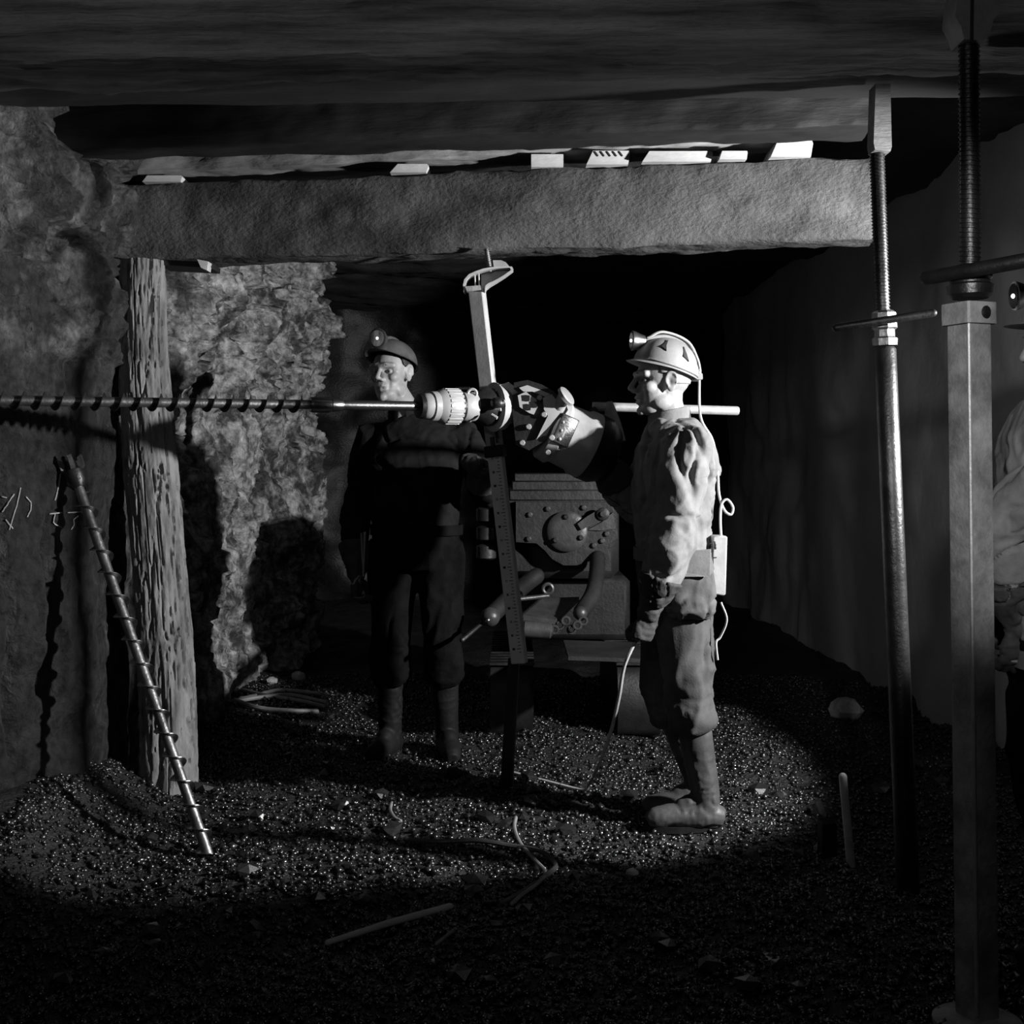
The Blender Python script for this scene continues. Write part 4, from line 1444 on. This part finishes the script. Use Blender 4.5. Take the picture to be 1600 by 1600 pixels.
# ------------------------------------------------------------------ loading machine in the background
DM = 5.95
lm = thing('loading_machine', 'dark tracked loading machine behind the drill column with a round cover and lever', 'machine', P(870, 1100, 6.3))
def slab(name, x0, y0, x1, y1, D, dp, mat='machine_paint', par=None):
    a, b = P(x0, y0, D), P(x1, y1, D)
    return MB().box(((a.x + b.x) / 2, D + dp / 2, (a.z + b.z) / 2), (b.x - a.x, dp, a.z - b.z)).build(name, mat, par or lm)
slab('body', 782, 762, 968, 905, DM + .05, .9)
slab('lower_body', 800, 900, 985, 1000, DM + .18, .8, 'black_steel')
for k, (y0, y1) in enumerate(((740, 752), (752, 768), (766, 782))):
    slab('hood_plate', 804 - k * 4, y0, 958 + k * 4, y1, DM + .12 - .04 * k, .5)
for k in range(3):
    MB().lathe(P(760, 792 + k * 29, DM + .12), (0, 0, -1), [(0, .03), (.01, .048), (.065, .048), (.075, .03)], 18).build('cylinder_head', 'machine_paint', lm)
gcase = [(806, 784), (962, 784), (964, 840), (950, 848), (940, 862), (920, 876), (900, 882), (880, 882), (862, 872), (850, 858), (838, 848), (806, 846)]
gco = MB().prism([P(x, y, DM) for x, y in gcase], (0, .10, 0)).build('gear_case', 'machine_paint', lm)
cc = P(886, 830, DM - .05)
cov = MB().lathe(cc, (0, -1, 0), [(0, .088), (.006, .094), (.022, .094), (.03, .085), (.032, .06)], 36).build('round_cover', 'machine_bright', lm)
for k in range(3):
    a_ = PI / 2 + .1 + k * 2 * PI / 3
    MB().lathe(cc + Vector((math.cos(a_) * .068, -.03, math.sin(a_) * .068)), (0, -1, 0), [(0, .013), (.012, .013), (.016, .009)], 6).build('cover_bolt', 'machine_paint', cov)
lv = [(902, 818), (918, 806), (934, 797), (944, 796), (950, 801), (948, 810), (938, 815), (922, 821), (908, 828)]
lev = MB().prism([P(x, y, DM - .085) for x, y in lv], (0, .03, 0)).build('lever', 'machine_bright', lm)
MB().lathe(P(942, 803, DM - .098), (0, -1, 0), [(0, .030), (.012, .030), (.016, .024)], 20).build('lever_boss', 'machine_paint', lev)
MB().lathe(P(942, 803, DM - .114), (0, -1, 0), [(0, .014), (.012, .013)], 8).build('lever_pin', 'machine_bright', lev)
plate_ = [(918, 828), (940, 816), (958, 800), (962, 826), (940, 829)]
MB().prism([P(x, y, DM - .056) for x, y in plate_], (0, .012, 0)).build('guard_plate', 'machine_bright', lm)
for x, y in ((856, 795), (912, 793), (828, 804), (928, 852), (941, 845), (826, 842), (948, 834)):
    MB().lathe(P(x, y, DM - .05), (0, -1, 0), [(0, .013), (.012, .013), (.016, .008)], 6).build('case_bolt', 'machine_bright', gco)
# yoke arms, roller, apron
def hose(name, pts, r, mat, n=14):
    return MB().tube(spline(pts, 6), r, n, round_=True).build(name, mat, lm)
hose('yoke_arm', [P(838, 900, 5.9), P(815, 918, 5.8), P(785, 945, 5.6), P(766, 964, 5.5)], .038, 'machine_paint')
MB().ell(P(766, 964, 5.46), (.042, .04, .042)).build('yoke_knob', 'machine_bright', lm)
MB().ell(P(762, 969, 5.425), (.013, .013, .012), n=10, m=6).build('yoke_pin', 'steel', lm)
hose('yoke_arm', [P(934, 872, 5.9), P(932, 900, 5.8), P(925, 930, 5.65), P(908, 957, 5.5)], .036, 'machine_paint')
MB().ell(P(907, 958, 5.47), (.030, .03, .030)).build('yoke_knob', 'machine_bright', lm)
hose('tow_rod', [P(812, 936, 5.55), P(838, 933, 5.58), P(856, 931, 5.6)], .010, 'machine_bright', 10)
ec = P(856, 920, 5.6)
rg = [[ec + Vector((math.cos(t), 0, math.sin(t))) * (.021 + .008 * math.cos(b_)) + Vector((0, .008 * math.sin(b_), 0)) for b_ in np.linspace(0, 2 * PI, 8, endpoint=False)] for t in np.linspace(0, 2 * PI, 20, endpoint=False)]
MB().rings(rg, closed=True).build('eye_bolt', 'machine_bright', lm)
ap = [P(818, 965, 5.5), P(848, 938, 5.75), P(905, 936, 5.78), P(868, 972, 5.5)]
MB().prism(ap, (0, 0, .02)).build('apron_plate', 'machine_bright', lm)
MB().lathe(P(817, 983, 5.42), P(864, 986, 5.42) - P(817, 983, 5.42), [(0, .028), (.006, .035), (.115, .035), (.122, .026), (.128, .026)], 20).build('roller', 'machine_bright', lm)
for k in range(6):
    p = P(866 + k * 9, 984 - (k % 3) * 7, 5.42 + .03 * (k % 2))
    rr_ = [[p + Vector((math.cos(t), 0, math.sin(t))) * (.016 + .006 * math.cos(b_)) + Vector((0, .006 * math.sin(b_), 0)) for b_ in np.linspace(0, 2 * PI, 6, endpoint=False)] for t in np.linspace(0, 2 * PI, 12, endpoint=False)]
    MB().rings(rr_, closed=True).build('chain_link', 'machine_bright', lm)
MB().prism([P(x, y, 5.6) for x, y in [(884, 1012), (1004, 1016), (1003, 1022), (884, 1018)]], (0, .5, 0)).build('side_shelf', 'machine_paint', lm)
MB().tube([P(752, 975, 5.45), P(722, 1000, 5.35)], [.008, .011], 8, round_=True).build('hand_crank', 'black_steel', lm)
for s, x in ((-1, 800), (1, 985)):
    c = P(x, 1060, 6.4)
    tr = []
    for t in np.linspace(0, 2 * PI, 40, endpoint=False):
        yy = math.copysign(.45, math.cos(t)) * min(1, abs(math.cos(t)) * 1.6) + .17 * math.cos(t)
        zz = .17 + .17 * math.copysign(min(1, abs(math.sin(t)) * 1.25), math.sin(t))
        tr.append(Vector((c.x, 6.55 + yy, zz)))
    trk = MB().prism(tr, (.20, 0, 0)).build('track', 'black_steel', lm)
    for k in range(14):
        MB().box((c.x, 6.0 + .085 * k, .345), (.21, .05, .014)).build('track_shoe', 'dark_steel', trk)

# ------------------------------------------------------------------ things on the floor
def floor_cable(name, pts, r, mat, label, cat='cable', group=None, dz=.0):
    q = [G(x, y, r + dz + .008) for x, y in pts]
    tag(MB().tube(spline(q, 8), r, 8, round_=True).build(name, mat, None), label, cat, group)
floor_cable('cable', [(640, 1330), (690, 1334), (745, 1333), (800, 1334), (845, 1342), (868, 1356), (856, 1376), (822, 1408), (786, 1436)], .0085, 'cable_dark',
            'black cable bent in a sharp loop on the rubble in the foreground')
floor_cable('cable', [(806, 1292), (804, 1308), (813, 1330), (836, 1352), (852, 1372), (842, 1396), (815, 1420), (800, 1436)], .0065, 'cable_grey',
            'grey cable crossing under the sharp loop on the rubble')
floor_cable('hook_wire', [(612, 1272), (610, 1284), (616, 1296), (626, 1300)], .006, 'cable_grey', 'short bent wire end poking out of the rubble', 'wire')
q0, q1 = G(512, 1471, .018), G(703, 1440, .018)
tag(MB().tube([q0, q0.lerp(q1, .5) + Vector((0, 0, .004)), q1], [.008, .010, .010], 10, round_=True).build('wooden_rod', 'pale_wood', None), 'straight pale rod lying on the floor in the foreground', 'rod')
q0, q1 = G(682, 1502, .012), G(712, 1486, .012)
tag(MB().tube([q0, q1], .005, 8, round_=True).build('twig', 'header_wood', None), 'short thin twig on the dark floor below the straight rod', 'twig')
cable_sets = [([(372, 1098), (400, 1092), (440, 1090), (500, 1092)], 'uppermost grey cable of the bundle at the foot of the far wall'),
              ([(366, 1106), (410, 1101), (455, 1098), (510, 1104)], 'second grey cable of the bundle at the foot of the far wall'),
              ([(378, 1084), (420, 1096), (470, 1108), (505, 1112)], 'slanting grey cable across the bundle at the far wall'),
              ([(368, 1114), (405, 1122), (450, 1124), (495, 1120)], 'lowest grey cable of the bundle at the far wall')]
for pts, lab in cable_sets:
    floor_cable('cable', pts, .012, 'cable_grey', lab, 'cable', 'cable bundle by the far wall')
# stake and black block by the slim jack
st0, st1 = P(1331, 1345, 4.12), P(1317, 1214, 4.12)
st0.z = fh(st0.x, st0.y) - .03
tag(MB().tube([st0, st1], [.0145, .0135], 14, round_=True).build('wooden_stake', 'pale_wood', None), 'pale round stake standing upright in the rubble left of the slim jack', 'stake')
c = P(1297, 1300, 4.22)
tag(MB().box((c.x, 4.26, fh(c.x, 4.26) + .055), (.05, .07, .13)).build('timber_block', 'black_rubber', None), 'small black block beside the upright pale stake', 'block')


def lump_mesh(name, seed, sub=1, sq=(1, 1, .75), amp=.35, mat='coal_lump'):
    bm = bmesh.new()
    bmesh.ops.create_icosphere(bm, subdivisions=sub, radius=1)
    v = np.array([tuple(x.co) for x in bm.verts])
    n = 1 + amp * vnoise(v * 1.7 + seed * 3.1, seed) + .12 * vnoise(v * 4 + seed, seed + 2)
    for x, s in zip(bm.verts, n):
        x.co = Vector((x.co.x * s * sq[0], x.co.y * s * sq[1], x.co.z * s * sq[2]))
    me = bpy.data.meshes.new(name)
    bm.to_mesh(me)
    bm.free()
    me.materials.append(MATS[mat])
    return me


meshes = [lump_mesh('coal_lump', 500 + k) for k in range(6)]
k = 0
tries = 0
while k < 90 and tries < 4000:
    tries += 1
    y = random.uniform(3.05, 6.6)
    x = random.uniform(-.4, .38) * y
    if x < -1.28 or (abs(x - .62) < .25 and abs(y - 4.55) < .25) or (abs(x - 1.25) < .45 and y < 3.95):
        continue
    if abs(x + .42) < .3 and abs(y - 5.55) < .25 or (x > -.35 and y > 5.3):
        continue
    s = random.uniform(.016, .034) * (1.3 if y > 4.6 else 1)
    o = bpy.data.objects.new('coal_lump', meshes[k % 6])
    C.objects.link(o)
    o.location = (x, y, fh(x, y) + s * .35)
    o.scale = (s * random.uniform(.8, 1.3), s * random.uniform(.8, 1.2), s)
    o.rotation_euler = (random.uniform(-.4, .4), random.uniform(-.4, .4), random.uniform(0, 6))
    tag(o, 'angular fist-sized lump of black coal loose on the rubble floor', 'coal lump', 'loose coal lumps on the floor')
    k += 1
for (px, py, s, lab, mt) in ((425, 1072, .035, 'small pale stone at the foot of the far wall', 'pale_paint'), (467, 1066, .042, 'larger pale stone beside the small one at the far wall', 'pale_paint'),
                            (988, 1366, .020, 'bright white pebble on the rubble in front of the side-on miner', 'pale_paint'), (1322, 1113, .085, 'blurred pale stone block on the floor left of the slim jack', 'pale_wood')):
    me = lump_mesh('pale_stone', int(px), 2, (1, 1, .8), .25, mt)
    g_ = G(px, py)
    o = bpy.data.objects.new('pale_stone', me)
    C.objects.link(o)
    o.location = (g_.x, g_.y, g_.z + s * .5)
    o.scale = (s, s, s)
    tag(o, lab, 'stone')


# fine coal rubble: too many bits to count
def rubble(name, n, x0, x1, y0, y1, s0, s1, seed, near_pow=1.0):
    r = np.random.default_rng(seed)
    y = y0 + (y1 - y0) * r.random(n) ** near_pow
    hw = 0.43 * y
    x = np.clip(-hw + 2 * hw * r.random(n), x0, x1) + r.normal(0, .02, n)
    s = s0 + (s1 - s0) * r.random(n) ** 3.2
    z = floor_h(x, y) + s * (r.random(n) * .7 - .1)
    base = np.array([[1, 0, 0], [-1, 0, 0], [0, 1, 0], [0, -1, 0], [0, 0, 1], [0, 0, -1.]])
    V = base[None] * (0.55 + 0.75 * r.random((n, 6, 1))) + r.normal(0, .16, (n, 6, 3))
    V[:, :, 2] *= .7
    a = r.random(n) * 2 * PI
    b = r.normal(0, .7, n)
    ca, sa, cb2, sb = np.cos(a)[:, None], np.sin(a)[:, None], np.cos(b)[:, None], np.sin(b)[:, None]
    X, Y, Z = V[..., 0], V[..., 1] * cb2 - V[..., 2] * sb, V[..., 1] * sb + V[..., 2] * cb2
    X, Y = X * ca - Y * sa, X * sa + Y * ca
    V = np.stack([X, Y, Z], -1) * s[:, None, None] + np.stack([x, y, z], -1)[:, None, :]
    fc = np.array([[0, 2, 4], [2, 1, 4], [1, 3, 4], [3, 0, 4], [2, 0, 5], [1, 2, 5], [3, 1, 5], [0, 3, 5]])
    Fc = (fc[None] + 6 * np.arange(n)[:, None, None]).reshape(-1, 3)
    me = bpy.data.meshes.new(name)
    nf = len(Fc)
    me.vertices.add(n * 6)
    me.vertices.foreach_set('co', V.reshape(-1))
    me.loops.add(nf * 3)
    me.loops.foreach_set('vertex_index', Fc.reshape(-1).astype(np.int32))
    me.polygons.add(nf)
    me.polygons.foreach_set('loop_start', (np.arange(nf) * 3).astype(np.int32))
    me.polygons.foreach_set('loop_total', np.full(nf, 3, dtype=np.int32))
    me.materials.append(MATS['coal_lump'])
    me.update(calc_edges=True)
    me.validate()
    o = bpy.data.objects.new(name, me)
    C.objects.link(o)
    return o


tag(rubble('coal_rubble', 95000, -1.5, 2.2, 2.7, 7.6, .004, .019, 5, 1.0), 'fine broken coal covering the mine floor with glinting bits', 'rubble', kind='stuff')
